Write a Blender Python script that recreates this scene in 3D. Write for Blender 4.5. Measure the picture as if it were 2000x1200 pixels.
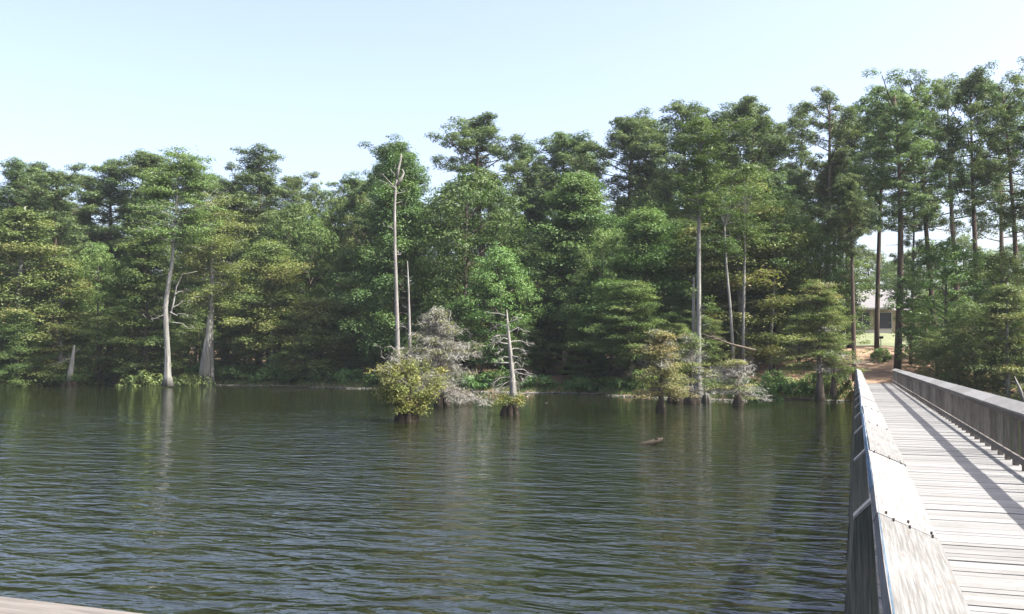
import bpy, math, random
import numpy as np
R = math.radians
scene = bpy.context.scene
for o in list(bpy.data.objects): bpy.data.objects.remove(o)
COL = scene.collection

# ------------------------------------------------------------------ camera
CZ = 2.9                      # eye above the water
F = 1800.0                    # focal length in pixels of a 2000 px wide picture
YAW, PITCH = R(20.39), R(3.15)
cam_d = bpy.data.cameras.new('camera'); cam = bpy.data.objects.new('camera', cam_d); COL.objects.link(cam)
cam_d.sensor_width = 36; cam_d.lens = 36 * F / 2000
cam_d.clip_start = 0.05; cam_d.clip_end = 6000
cam.location = (0, 0, CZ); cam.rotation_euler = (R(90) + PITCH, 0, YAW)
scene.camera = cam

# ------------------------------------------------------------------ sky, sun, exposure
SUN_AZ, SUN_EL = R(90), R(52)        # azimuth clockwise from +Y
w = bpy.data.worlds.new('World'); scene.world = w; w.use_nodes = True
nt = w.node_tree; bg = nt.nodes['Background']
sky = nt.nodes.new('ShaderNodeTexSky'); sky.sky_type = 'NISHITA'; sky.sun_disc = False
sky.sun_elevation = SUN_EL; sky.sun_rotation = SUN_AZ
sky.air_density = 1.0; sky.dust_density = 4.0; sky.ozone_density = 1.8
hz = nt.nodes.new('ShaderNodeHueSaturation'); hz.inputs['Saturation'].default_value = 0.88; hz.inputs['Value'].default_value = 1.02   # a milky summer sky
hz.inputs['Hue'].default_value = 0.515
nt.links.new(sky.outputs[0], hz.inputs['Color']); nt.links.new(hz.outputs[0], bg.inputs[0]); bg.inputs[1].default_value = 0.125
sl = bpy.data.lights.new('sun', 'SUN'); sl.energy = 4.8; sl.angle = R(0.5); sl.color = (1, 0.97, 0.92)
sun = bpy.data.objects.new('sun', sl); COL.objects.link(sun)
sun.rotation_euler = (R(90) - SUN_EL, 0, math.pi - SUN_AZ)
sun.location = (60, 0, 80)
scene.view_settings.view_transform = 'Standard'; scene.view_settings.look = 'None'
scene.view_settings.exposure = 1.68; scene.view_settings.gamma = 1
scene.cycles.max_bounces = 6; scene.cycles.transparent_max_bounces = 4
scene.cycles.diffuse_bounces = 3; scene.cycles.glossy_bounces = 3; scene.cycles.transmission_bounces = 3

# ------------------------------------------------------------------ where a sight line meets the ground
def ray(px, py):
    x = (px - 1000) / F; y = (600 - py) / F
    cp, sp = math.cos(PITCH), math.sin(PITCH)
    fwd = cp - y * sp; up = sp + y * cp
    cy, sy = math.cos(YAW), math.sin(YAW)
    return np.array([x * cy - fwd * sy, x * sy + fwd * cy, up])
def on_level(px, py, z=0.0):
    d = ray(px, py); t = (z - CZ) / d[2]
    return np.array([0, 0, CZ]) + d * t
def az_of(px): d = ray(px, 699); return math.atan2(d[0], d[1])
def at_range(px, r): a = az_of(px); return r * math.sin(a), r * math.cos(a)
def z_top(px, py, r): d = ray(px, py); return CZ + r * d[2] / math.hypot(d[0], d[1])

shore_px = [(-60, 749), (100, 749), (300, 750), (420, 751), (600, 755), (720, 758), (850, 763), (1000, 766), (1150, 768),
            (1250, 774), (1340, 778), (1450, 780), (1550, 779), (1650, 781), (1750, 782), (1850, 778), (1960, 772)]
SA, SR = [], []
for a, b in shore_px:
    p = on_level(a, b); SA.append(math.atan2(p[0], p[1])); SR.append(math.hypot(p[0], p[1]))
SA = [-math.pi, -1.6] + SA + [1.3, math.pi]; SR = [150, 130] + SR + [95, 150]
def shore_r(a): return np.interp(a, SA, SR)
def ground_h(x, y):
    x = np.asarray(x, float); y = np.asarray(y, float)
    a = np.arctan2(x, y); r = np.hypot(x, y); rs = shore_r(a)
    wob = 0.8 * np.sin(a * 61) + 0.5 * np.sin(a * 137 + 1) + 0.3 * np.sin(a * 311 + 2)
    keep = np.clip(abs(a) / 0.04, 0, 1)
    d = r - rs - wob * keep
    slope = np.interp(a, [-0.62, -0.3, 0, 1], [0.05, 0.06, 0.088, 0.088])
    land = 0.06 + 0.7 * (1 - np.exp(-np.maximum(d, 0) / 4.0)) + slope * np.minimum(np.maximum(d, 0), 75) + 0.01 * np.maximum(d - 75, 0)
    land += 0.12 * np.sin(x * 0.7 + 1) * np.sin(y * 0.5) * np.clip(d / 6, 0, 1) * keep
    lake = np.maximum(-2.0, 0.06 + d * 0.25)
    return np.where(d > 0, land, lake)
def gh(x, y): return float(ground_h(x, y))

# ------------------------------------------------------------------ mesh helpers
class MB:
    """collects vertices and quads / triangles for one mesh object"""
    def __init__(s): s.v = []; s.f = []; s.t = []; s.n = 0; s.smooth = False
    def add(s, v, f, t=0.5):
        v = np.asarray(v, float).reshape(-1, 3); s.v.append(v)
        for q in f: s.f.append(tuple(i + s.n for i in q)); s.t.append(t)
        s.n += len(v)
    def box(s, x0, x1, y0, y1, z0, z1, t=0.5):
        v = [(x, y, z) for z in (z0, z1) for y in (y0, y1) for x in (x0, x1)]
        s.add(v, [(0, 2, 3, 1), (4, 5, 7, 6), (0, 1, 5, 4), (2, 6, 7, 3), (0, 4, 6, 2), (1, 3, 7, 5)], t)
    def hexa(s, v, t=0.5):      # 8 corners, order as box
        s.add(v, [(0, 2, 3, 1), (4, 5, 7, 6), (0, 1, 5, 4), (2, 6, 7, 3), (0, 4, 6, 2), (1, 3, 7, 5)], t)
    def tube(s, pts, rad, n=6, t=0.5, cap=True, lobes=None):
        pts = np.asarray(pts, float); m = len(pts)
        d = np.gradient(pts, axis=0); d /= (np.linalg.norm(d, axis=1)[:, None] + 1e-9)
        ref = np.where(abs(d[:, 2:3]) > 0.9, np.array([[1., 0, 0]]), np.array([[0, 0, 1.]]))
        if abs(d[0, 2]) > 0.7: ref[:] = (1, 0, 0)
        u = np.cross(ref, d); u /= (np.linalg.norm(u, axis=1)[:, None] + 1e-9); wv = np.cross(d, u)
        ang = np.linspace(0, 2 * np.pi, n, endpoint=False)
        rad = np.asarray(rad, float)[:, None]
        rr = np.repeat(rad, n, 1)
        if lobes is not None: rr = rr * (1 + lobes[0][:, None] * np.cos(ang * lobes[1] + lobes[2])[None, :])
        v = pts[:, None, :] + rr[:, :, None] * (np.cos(ang)[None, :, None] * u[:, None, :] + np.sin(ang)[None, :, None] * wv[:, None, :])
        f = [(i * n + k, i * n + (k + 1) % n, (i + 1) * n + (k + 1) % n, (i + 1) * n + k) for i in range(m - 1) for k in range(n)]
        if cap: f += [tuple(range(n - 1, -1, -1)), tuple((m - 1) * n + k for k in range(n))]
        s.add(v.reshape(-1, 3), f, t)
    def build(s, name, mat, parent=None, smooth=False):
        me = bpy.data.meshes.new(name)
        me.from_pydata(np.concatenate(s.v).tolist(), [], s.f)
        at = me.attributes.new('tint', 'FLOAT', 'FACE'); at.data.foreach_set('value', np.asarray(s.t, 'f'))
        if smooth: me.polygons.foreach_set('use_smooth', [True] * len(me.polygons))
        me.materials.append(mat); me.update()
        return link(name, me, parent)
def link(name, me, parent=None):
    o = bpy.data.objects.new(name, me); COL.objects.link(o)
    if parent is not None: o.parent = parent
    if name == 'dead_twigs': o['kind'] = 'stuff'
    return o
def tag(o, label=None, cat=None, group=None, kind=None):
    if label: o['label'] = label
    if cat: o['category'] = cat
    if group: o['group'] = group
    if kind: o['kind'] = kind
    return o
def empty(name, loc=(0, 0, 0), rz=0):
    o = bpy.data.objects.new(name, None); COL.objects.link(o); o.empty_display_size = 0.3
    o.location = loc; o.rotation_euler = (0, 0, rz); return o

class Leaves:
    """many small leaf faces, gathered as arrays"""
    def __init__(s): s.c = []; s.n = []; s.L = []; s.W = []; s.t = []; s.ax = []
    def add(s, c, n, L, W, t, ax=None):
        s.c.append(c); s.n.append(n); s.L.append(np.broadcast_to(L, len(c))); s.W.append(np.broadcast_to(W, len(c)))
        s.t.append(np.broadcast_to(t, len(c))); s.ax.append(np.zeros_like(c) if ax is None else ax)
    def mesh(s, name, mat, rng, extra=None):
        c = np.concatenate(s.c); n = np.concatenate(s.n); L = np.concatenate(s.L)[:, None]; W = np.concatenate(s.W)[:, None]
        t = np.concatenate(s.t); ax = np.concatenate(s.ax)
        n = n / (np.linalg.norm(n, axis=1)[:, None] + 1e-9)
        rnd = rng.normal(size=c.shape); a = np.where((abs(ax).sum(1) > 0)[:, None], ax, rnd)
        a = a - n * (a * n).sum(1)[:, None]; a /= (np.linalg.norm(a, axis=1)[:, None] + 1e-9)
        b = np.cross(n, a)
        bend = n * L * 0.12
        v = np.stack([c - a * L / 2 - bend, c + b * W / 2, c + a * L / 2 - bend, c - b * W / 2], 1).reshape(-1, 3)
        N = len(c); me = bpy.data.meshes.new(name)
        me.vertices.add(4 * N); me.vertices.foreach_set('co', v.astype('f').ravel())
        me.loops.add(4 * N); me.loops.foreach_set('vertex_index', np.arange(4 * N, dtype='i'))
        me.polygons.add(N); me.polygons.foreach_set('loop_start', np.arange(0, 4 * N, 4, dtype='i'))
        me.polygons.foreach_set('loop_total', np.full(N, 4, 'i'))
        at = me.attributes.new('tint', 'FLOAT', 'FACE'); at.data.foreach_set('value', t.astype('f'))
        me.materials.append(mat); me.update(calc_edges=True); me.validate()
        return me

# ------------------------------------------------------------------ materials
def newmat(name):
    m = bpy.data.materials.new(name); m.use_nodes = True
    nt = m.node_tree; return m, nt, nt.nodes['Principled BSDF']
def node(nt, typ, **kw):
    n = nt.nodes.new(typ)
    for k, v in kw.items():
        if k in n.inputs.keys() if isinstance(k, str) else False: n.inputs[k].default_value = v
        else: setattr(n, k, v)
    return n
def ramp(nt, fac, stops):
    r = nt.nodes.new('ShaderNodeValToRGB'); e = r.color_ramp.elements
    while len(e) < len(stops): e.new(0.5)
    for i, (p, c) in enumerate(stops): e[i].position = p; e[i].color = (*c, 1)
    nt.links.new(fac, r.inputs[0]); return r.outputs[0]
def noise(nt, scale, detail=4, rough=0.55, vec=None, sc3=None, dist=0.0):
    n = nt.nodes.new('ShaderNodeTexNoise'); n.inputs['Scale'].default_value = scale
    n.inputs['Detail'].default_value = detail; n.inputs['Roughness'].default_value = rough; n.inputs['Distortion'].default_value = dist
    tc = nt.nodes.new('ShaderNodeTexCoord'); src = tc.outputs[vec or 'Object']
    if sc3 is not None:
        mp = nt.nodes.new('ShaderNodeMapping'); mp.inputs['Scale'].default_value = sc3
        nt.links.new(src, mp.inputs[0]); src = mp.outputs[0]
    nt.links.new(src, n.inputs['Vector']); return n.outputs['Fac']
def mathn(nt, op, a, b=None, c=None, clamp=False):
    n = nt.nodes.new('ShaderNodeMath'); n.operation = op; n.use_clamp = clamp
    for i, x in enumerate((a, b, c)):
        if x is None: continue
        if isinstance(x, (int, float)): n.inputs[i].default_value = x
        else: nt.links.new(x, n.inputs[i])
    return n.outputs[0]
def mixc(nt, fac, a, b, mode='MIX'):
    n = nt.nodes.new('ShaderNodeMix'); n.data_type = 'RGBA'; n.blend_type = mode
    for i, x in ((0, fac), (6, a), (7, b)):
        if isinstance(x, (int, float)): n.inputs[i].default_value = x
        elif isinstance(x, tuple): n.inputs[i].default_value = (*x, 1)
        else: nt.links.new(x, n.inputs[i])
    return n.outputs[2]
def bump(nt, h, strength, dist, bs):
    b = nt.nodes.new('ShaderNodeBump'); b.inputs['Strength'].default_value = strength; b.inputs['Distance'].default_value = dist
    nt.links.new(h, b.inputs['Height']); nt.links.new(b.outputs[0], bs.inputs['Normal'])
def attr(nt, name='tint'):
    a = nt.nodes.new('ShaderNodeAttribute'); a.attribute_name = name; return a.outputs['Fac']

def leaf_mat(name, stops, var=0.35, transl=0.3, hue=0.02):
    m, nt, bs = newmat(name)
    c = ramp(nt, attr(nt), stops)
    oi = nt.nodes.new('ShaderNodeObjectInfo')
    hsv = nt.nodes.new('ShaderNodeHueSaturation')
    nt.links.new(c, hsv.inputs['Color'])
    nt.links.new(mathn(nt, 'MULTIPLY_ADD', oi.outputs['Random'], hue * 2, 0.5 - hue), hsv.inputs['Hue'])
    r2 = mathn(nt, 'FRACT', mathn(nt, 'MULTIPLY', oi.outputs['Random'], 7.31))
    nt.links.new(mathn(nt, 'MULTIPLY_ADD', r2, var, 1 - var / 2), hsv.inputs['Value'])
    bs.inputs['Roughness'].default_value = 0.55; bs.inputs['Specular IOR Level'].default_value = 0.2
    nt.links.new(hsv.outputs[0], bs.inputs['Base Color'])
    tr = nt.nodes.new('ShaderNodeBsdfTranslucent')
    nt.links.new(mixc(nt, 1.0, hsv.outputs[0], (1.05, 1.2, 0.6), 'MULTIPLY'), tr.inputs['Color'])
    mx = nt.nodes.new('ShaderNodeMixShader'); mx.inputs[0].default_value = transl
    nt.links.new(bs.outputs[0], mx.inputs[1]); nt.links.new(tr.outputs[0], mx.inputs[2])
    nt.links.new(mx.outputs[0], nt.nodes['Material Output'].inputs['Surface'])
    return m
M = {}
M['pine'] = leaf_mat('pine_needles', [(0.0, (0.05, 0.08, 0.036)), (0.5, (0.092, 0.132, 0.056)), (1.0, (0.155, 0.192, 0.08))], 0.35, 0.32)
M['broad'] = leaf_mat('broad_leaves', [(0.0, (0.05, 0.08, 0.026)), (0.5, (0.096, 0.138, 0.044)), (1.0, (0.165, 0.2, 0.066))], 0.4, 0.34)
M['bright'] = leaf_mat('bright_leaves', [(0.0, (0.065, 0.12, 0.035)), (0.5, (0.105, 0.18, 0.055)), (1.0, (0.17, 0.24, 0.08))], 0.3, 0.34)
M['cyp'] = leaf_mat('cypress_leaves', [(0.0, (0.062, 0.09, 0.03)), (0.5, (0.125, 0.16, 0.05)), (0.8, (0.18, 0.2, 0.07)), (1.0, (0.235, 0.18, 0.08))], 0.35, 0.32)
M['cypg'] = leaf_mat('green_cypress_leaves', [(0.0, (0.05, 0.085, 0.028)), (0.6, (0.1, 0.148, 0.047)), (1.0, (0.165, 0.205, 0.07))], 0.35, 0.32)
M['rust'] = leaf_mat('rusty_cypress_leaves', [(0.0, (0.11, 0.125, 0.05)), (0.5, (0.18, 0.185, 0.08)), (1.0, (0.26, 0.21, 0.1))], 0.2, 0.3)
M['yellow'] = leaf_mat('yellow_leaves', [(0.0, (0.085, 0.11, 0.03)), (0.5, (0.165, 0.17, 0.055)), (1.0, (0.28, 0.225, 0.08))], 0.2, 0.3)
M['twig'] = leaf_mat('dead_twigs', [(0.0, (0.12, 0.11, 0.09)), (0.5, (0.22, 0.21, 0.18)), (1.0, (0.33, 0.32, 0.28))], 0.15, 0.0, 0.005)
M['grass'] = leaf_mat('shore_grass', [(0.0, (0.04, 0.08, 0.02)), (0.6, (0.09, 0.15, 0.035)), (1.0, (0.2, 0.21, 0.08))], 0.2, 0.3)

def bark(name, a, b, c, scale=6):
    m, nt, bs = newmat(name)
    n = noise(nt, scale, 6, 0.65, sc3=(1, 1, 0.12)); n2 = noise(nt, 0.7, 3, 0.5)
    col = ramp(nt, n, [(0.3, a), (0.55, b), (0.75, c)])
    col = mixc(nt, mathn(nt, 'MULTIPLY', n2, 0.5), col, b)
    tc = nt.nodes.new('ShaderNodeTexCoord'); sp = nt.nodes.new('ShaderNodeSeparateXYZ'); nt.links.new(tc.outputs['Object'], sp.inputs[0])
    wet = nt.nodes.new('ShaderNodeMapRange'); nt.links.new(mathn(nt, 'ADD', sp.outputs[2], mathn(nt, 'MULTIPLY', n2, .8)), wet.inputs[0])   # stained foot
    wet.inputs[1].default_value = .6; wet.inputs[2].default_value = 1.5; wet.inputs[3].default_value = .3; wet.inputs[4].default_value = 1
    if name != 'wet_black_stump': col = mixc(nt, wet.outputs[0], (.02, .016, .011), col)
    nt.links.new(col, bs.inputs['Base Color']); bs.inputs['Roughness'].default_value = 0.9; bs.inputs['Specular IOR Level'].default_value = 0.15
    bump(nt, n, 0.8, 0.05, bs); return m
M['bark_dark'] = bark('pine_bark', (0.035, 0.026, 0.02), (0.08, 0.06, 0.045), (0.14, 0.105, 0.085))
M['bark_brown'] = bark('brown_bark', (0.05, 0.038, 0.03), (0.11, 0.088, 0.068), (0.19, 0.16, 0.13))
M['bark_pale'] = bark('pale_cypress_bark', (0.07, 0.065, 0.055), (0.19, 0.185, 0.165), (0.34, 0.33, 0.305))
M['bark_dead'] = bark('bleached_dead_wood', (0.08, 0.07, 0.06), (0.21, 0.195, 0.175), (0.34, 0.325, 0.3), 8)
M['stump'] = bark('wet_black_stump', (0.008, 0.007, 0.005), (0.03, 0.023, 0.016), (0.11, 0.08, 0.055), 5)

def ground_mat():
    m, nt, bs = newmat('forest_floor')
    n1 = noise(nt, 0.35, 6, 0.65); n2 = noise(nt, 5, 5, 0.7); n3 = noise(nt, 0.12, 3, 0.5)
    c = ramp(nt, n2, [(0.3, (0.08, 0.048, 0.03)), (0.5, (0.17, 0.105, 0.065)), (0.72, (0.32, 0.22, 0.145))])
    g = ramp(nt, n2, [(0.3, (0.03, 0.05, 0.015)), (0.7, (0.09, 0.11, 0.035))])
    c = mixc(nt, ramp(nt, n1, [(0.52, (0, 0, 0)), (0.62, (1, 1, 1))]), c, g)
    nt.links.new(c, bs.inputs['Base Color']); bs.inputs['Roughness'].default_value = 0.95; bs.inputs['Specular IOR Level'].default_value = 0.1
    bump(nt, n2, 0.6, 0.1, bs); return m
def path_mat():
    m, nt, bs = newmat('red_dirt_path')
    n2 = noise(nt, 1.3, 7, 0.7); n3 = noise(nt, 9, 4, 0.7)
    c = ramp(nt, n2, [(0.3, (0.1, 0.06, 0.038)), (0.5, (0.22, 0.14, 0.09)), (0.7, (0.34, 0.24, 0.165))])
    c = mixc(nt, 0.25, c, ramp(nt, n3, [(0.3, (0.12, 0.07, 0.04)), (0.7, (0.4, 0.3, 0.21))]))
    nt.links.new(c, bs.inputs['Base Color']); bs.inputs['Roughness'].default_value = 0.95; bs.inputs['Specular IOR Level'].default_value = 0.1
    bump(nt, n3, 0.5, 0.06, bs); return m
def lawn_mat():
    m, nt, bs = newmat('mown_lawn')
    n2 = noise(nt, 0.8, 7, 0.7)
    c = ramp(nt, n2, [(0.3, (0.08, 0.095, 0.035)), (0.55, (0.13, 0.14, 0.062)), (0.75, (0.2, 0.19, 0.1))])
    nt.links.new(c, bs.inputs['Base Color']); bs.inputs['Roughness'].default_value = 0.9; return m
def water_mat():
    m, nt, bs = newmat('lake_water')
    tc = nt.nodes.new('ShaderNodeTexCoord')
    def rip(scale, sx, rot, detail, dist=0.0, rough=0.5):
        mp = nt.nodes.new('ShaderNodeMapping'); mp.inputs['Rotation'].default_value = (0, 0, rot); mp.inputs['Scale'].default_value = (sx, 1, 1)
        nt.links.new(tc.outputs['Object'], mp.inputs[0])
        n = nt.nodes.new('ShaderNodeTexNoise'); n.inputs['Scale'].default_value = scale; n.inputs['Detail'].default_value = detail
        n.inputs['Roughness'].default_value = rough; n.inputs['Distortion'].default_value = dist
        nt.links.new(mp.outputs[0], n.inputs['Vector']); return n.outputs['Fac']
    a = rip(1.9, 0.42, -YAW + 0.05, 1.8, 0.7); b = rip(6.0, 0.55, -YAW - 0.15, 3, 0.5); c = rip(0.45, 0.5, -YAW + 0.2, 2)
    calm = rip(0.045, 0.6, -YAW, 3, 0.3)      # smoother and rougher stretches of the surface
    h = mathn(nt, 'ADD', mathn(nt, 'MULTIPLY', a, 1.0), mathn(nt, 'MULTIPLY', b, 0.26))
    h = mathn(nt, 'ADD', h, mathn(nt, 'MULTIPLY', c, 0.9))
    amp = nt.nodes.new('ShaderNodeMapRange'); nt.links.new(calm, amp.inputs[0])
    amp.inputs[1].default_value = 0.35; amp.inputs[2].default_value = 0.65; amp.inputs[3].default_value = 0.6; amp.inputs[4].default_value = 1.25
    h = mathn(nt, 'MULTIPLY', h, amp.outputs[0])
    ln = nt.nodes.new('ShaderNodeVectorMath'); ln.operation = 'LENGTH'; nt.links.new(tc.outputs['Object'], ln.inputs[0])
    lee = nt.nodes.new('ShaderNodeMapRange'); nt.links.new(ln.outputs['Value'], lee.inputs[0])      # the wood shelters the water near the bank
    lee.inputs[1].default_value = 18; lee.inputs[2].default_value = 75; lee.inputs[3].default_value = 1.0; lee.inputs[4].default_value = 0.75
    h = mathn(nt, 'MULTIPLY', h, lee.outputs[0])
    bs.inputs['Base Color'].default_value = (0.008, 0.010, 0.0035, 1)
    bs.inputs['Roughness'].default_value = 0.03; bs.inputs['IOR'].default_value = 1.45
    bs.inputs['Specular IOR Level'].default_value = 0.5
    bump(nt, h, 1.0, 0.115, bs); return m
def wood_mat(name, lo, mid, hi, axis, stain=(0.1, 0.085, 0.07)):
    m, nt, bs = newmat(name)
    sc = {'x': (0.06, 1, 1), 'y': (1, 0.06, 1), 'z': (1, 1, 0.06)}[axis]
    g = noise(nt, 110, 5, 0.65, sc3=tuple(.025 if q < 1 else 1 for q in sc), dist=0.15); bl = noise(nt, 1.7, 5, 0.6); t = attr(nt)
    spots = noise(nt, 45, 2, 0.5, sc3=tuple(q ** .5 for q in sc))
    v = mathn(nt, 'ADD', mathn(nt, 'MULTIPLY', g, 0.72), mathn(nt, 'MULTIPLY', bl, 0.2))
    v = mathn(nt, 'ADD', v, mathn(nt, 'MULTIPLY_ADD', t, 0.2, 0.02))
    c = ramp(nt, v, [(0.4, lo), (0.56, mid), (0.75, hi)])
    c = mixc(nt, mathn(nt, 'MULTIPLY', ramp(nt, spots, [(0.62, (0, 0, 0)), (0.72, (1, 1, 1))]), 0.6), c, stain)
    nt.links.new(c, bs.inputs['Base Color']); bs.inputs['Roughness'].default_value = 0.85; bs.inputs['Specular IOR Level'].default_value = 0.2
    bump(nt, g, 0.5, 0.006, bs); return m
M['ground'] = ground_mat(); M['path'] = path_mat(); M['lawn'] = lawn_mat(); M['water'] = water_mat()
M['deck'] = wood_mat('weathered_deck_planks', (0.13, 0.124, 0.113), (0.178, 0.173, 0.163), (0.21, 0.205, 0.196), 'x')
M['cap'] = wood_mat('bleached_rail_cap', (0.095, 0.09, 0.082), (0.16, 0.156, 0.148), (0.21, 0.206, 0.198), 'y', (0.12, 0.09, 0.065))
M['capx'] = wood_mat('bleached_cross_rail', (0.055, 0.046, 0.04), (0.1, 0.088, 0.078), (0.155, 0.14, 0.125), 'x', (0.12, 0.09, 0.065))
M['capedge'] = wood_mat('bluish_edge_wood', (0.05, 0.08, 0.11), (0.14, 0.2, 0.25), (0.42, 0.47, 0.5), 'y', (0.04, 0.09, 0.14))
M['post'] = wood_mat('grey_post_wood', (0.05, 0.043, 0.036), (0.105, 0.092, 0.079), (0.19, 0.172, 0.15), 'z')
M['oldpost'] = wood_mat('algae_grey_post_wood', (0.025, 0.03, 0.025), (0.07, 0.078, 0.066), (0.14, 0.14, 0.12), 'z')
def plain(name, c, rough=0.6, metal=0.0, n=0.0):
    m, nt, bs = newmat(name)
    nn = noise(nt, 6, 5, 0.6)
    col = mixc(nt, nn, tuple(x * (1 - n) for x in c), tuple(min(1, x * (1 + n)) for x in c))
    nt.links.new(col, bs.inputs['Base Color']); bs.inputs['Roughness'].default_value = rough; bs.inputs['Metallic'].default_value = metal; return m

# ------------------------------------------------------------------ the setting: land, water, path, lawn
def sheet(name, A, Rr, zf, mat, kind='structure'):
    a, r = np.meshgrid(A, Rr, indexing='ij'); x = r * np.sin(a); y = r * np.cos(a); z = zf(x, y)
    v = np.stack([x, y, z], -1).reshape(-1, 3); nr = len(Rr)
    f = [(i * nr + j, i * nr + j + 1, (i + 1) * nr + j + 1, (i + 1) * nr + j) for i in range(len(A) - 1) for j in range(nr - 1)]
    me = bpy.data.meshes.new(name); me.from_pydata(v.tolist(), [], f)
    me.polygons.foreach_set('use_smooth', [True] * len(f)); me.materials.append(mat)
    o = link(name, me); o['kind'] = kind; return o
A = np.concatenate([np.linspace(-math.pi, -1.0, 30)[:-1], np.linspace(-1.0, 0.5, 420), np.linspace(0.5, math.pi, 40)[1:]])
Rr = np.concatenate([np.linspace(0.5, 50, 12)[:-1], np.linspace(50, 112, 160)[:-1], np.linspace(112, 190, 60)[:-1], np.geomspace(190, 4000, 20)])
sheet('ground', A, Rr, ground_h, M['ground'])
me = bpy.data.meshes.new('lake_water'); me.from_pydata([(-3500, -3500, 0), (3500, -3500, 0), (3500, 3500, 0), (-3500, 3500, 0)], [], [(0, 1, 2, 3)])
me.materials.append(M['water']); link('lake_water', me)['kind'] = 'structure'

def strip(name, rows, mat, n=14, off=0.03):     # rows: (range, left px, right px)
    rng = np.random.default_rng(4); v = []; f = []
    rr = np.linspace(rows[0][0], rows[-1][0], 60)
    for i, r in enumerate(rr):
        l = np.interp(r, [q[0] for q in rows], [q[1] for q in rows]) + rng.normal() * 2.5; q_ = np.interp(r, [q[0] for q in rows], [q[2] for q in rows]) + rng.normal() * 2.5
        for k in range(n):
            x, y = at_range(l + (q_ - l) * k / (n - 1), r); v.append((x, y, gh(x, y) + off))
    f = [(i * n + k, i * n + k + 1, (i + 1) * n + k + 1, (i + 1) * n + k) for i in range(59) for k in range(n - 1)]
    me = bpy.data.meshes.new(name); me.from_pydata(v, [], f); me.materials.append(mat); o = link(name, me); o['kind'] = 'structure'
strip('dirt_path', [(70, 1655, 1745), (85, 1640, 1755), (106, 1636, 1752)], M['path'])
strip('lawn', [(106.5, 1560, 1830), (130, 1500, 1900), (150, 1500, 1900)], M['lawn'], 20, 0.04)

# ------------------------------------------------------------------ the footbridge
RZ = CZ - 1.8                 # deck level
LX, RX = 0.09, 2.36           # outer edge of the left cap, inner edge of the right cap
Y0, Y1 = 2.2, 70.0
rng = np.random.default_rng(11); random.seed(5)
bridge = empty('footbridge', (1.2, 0, 0))
tag(bridge, 'long weathered wooden footbridge with sun-bleached deck running to the bank', 'footbridge')
bridge.location = (0, 0, 0)
b = MB(); y = Y0 - 0.1
while y < Y1:
    wd = 0.14; z = RZ + rng.normal() * 0.0025; e = rng.normal(size=2) * 0.012
    sk = rng.normal() * 0.002
    b.hexa([(LX + .02 + e[0], y, z - .04), (RX + .22 + e[1], y + sk, z - .04), (LX + .02 + e[0], y + wd, z - .04), (RX + .22 + e[1], y + wd + sk, z - .04),
            (LX + .02 + e[0], y, z), (RX + .22 + e[1], y + sk, z + rng.normal() * .002), (LX + .02 + e[0], y + wd, z), (RX + .22 + e[1], y + wd + sk, z)], rng.random())
    y += wd + 0.006 + rng.random() * 0.003
b.build('deck', M['deck'], bridge)
b = MB()
for xx in (LX + 0.06, 1.25, RX + 0.15): b.box(xx, xx + 0.05, Y0, Y1, RZ - 0.29, RZ - 0.045)
b.build('stringer', M['oldpost'], bridge)
def cap_boards(x_in, x_out, z_in, z_out, name, wobble, lens, y0=Y0, far=Y1):
    """tilted rail cap of butted boards; the outer edge stands higher"""
    b = MB(); edge = MB(); y = y0; i = 0
    while y < far:
        L = lens[i % len(lens)] if i < len(lens) else 3.66
        ye = min(far, y + L); n = 7; ox = rng.normal() * wobble; oz = rng.normal() * wobble * .5; ph = rng.random() * 6
        rows = []
        for k in range(n + 1):
            yy = y + 0.004 + (ye - y - 0.008) * k / n; bow = wobble * math.sin(ph + k * 0.8)
            rows.append(((x_in + ox + bow, yy, z_in + oz), (x_out + ox + bow * .7, yy, z_out + oz)))
        th = 0.048; t = rng.random()
        for k in range(n):
            (a0, b0), (a1, b1) = rows[k], rows[k + 1]
            sg = 1 if x_out > x_in else -1; lo = lambda p: (p[0] + sg * .38 * th, p[1], p[2] - .92 * th)
            b.hexa([lo(a0), lo(b0), lo(a1), lo(b1), a0, b0, a1, b1], t)
        y = ye; i += 1
    return b.build(name, M['cap'], bridge)
ZI, ZO = RZ + 0.95, RZ + 1.06
cap_boards(LX + 0.265, LX, ZI, ZO, 'handrail', 0.004, [2.6, 3.2])
cap_boards(RX, RX + 0.265, ZI, ZO, 'handrail', 0.006, [3.66])
# mottled bluish outer edge board below the left cap
b = MB(); y = Y0
while y < Y1 - .5:
    L = min(3.66, Y1 - y); ox = rng.normal() * .004
    ya, yb_ = y + .003, y + L - .003; xa, za, xb, zb_ = LX - .001 + ox, ZO - .002, LX - .020 + ox, ZO - .047
    b.hexa([(xb - .006, ya, zb_ - .002), (xb + .002, ya, zb_), (xb - .006, yb_, zb_ - .002), (xb + .002, yb_, zb_), (xa - .006, ya, za - .002), (xa, ya, za), (xa - .006, yb_, za - .002), (xa, yb_, za)], rng.random()); y += L
b.build('edge_board', M['capedge'], bridge)
b = MB(); y = Y0
while y < Y1 - .5:
    L = min(3.66, Y1 - y)
    b.box(RX + 0.05, RX + 0.088, y + .003, y + L - .003, ZI - 0.125, ZI - 0.03, rng.random()); y += L
b.build('top_rail', M['post'], bridge)
for x0, x1 in ((RX + 0.05, RX + 0.088), (LX + 0.178, LX + 0.216)):
    b = MB(); y = Y0
    while y < Y1 - .5:
        L = min(3.66, Y1 - y)
        b.box(x0, x1, y + .003, y + L - .003, RZ + 0.14, RZ + 0.23, rng.random()); y += L
    b.build('bottom_rail', M['post'], bridge)
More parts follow.
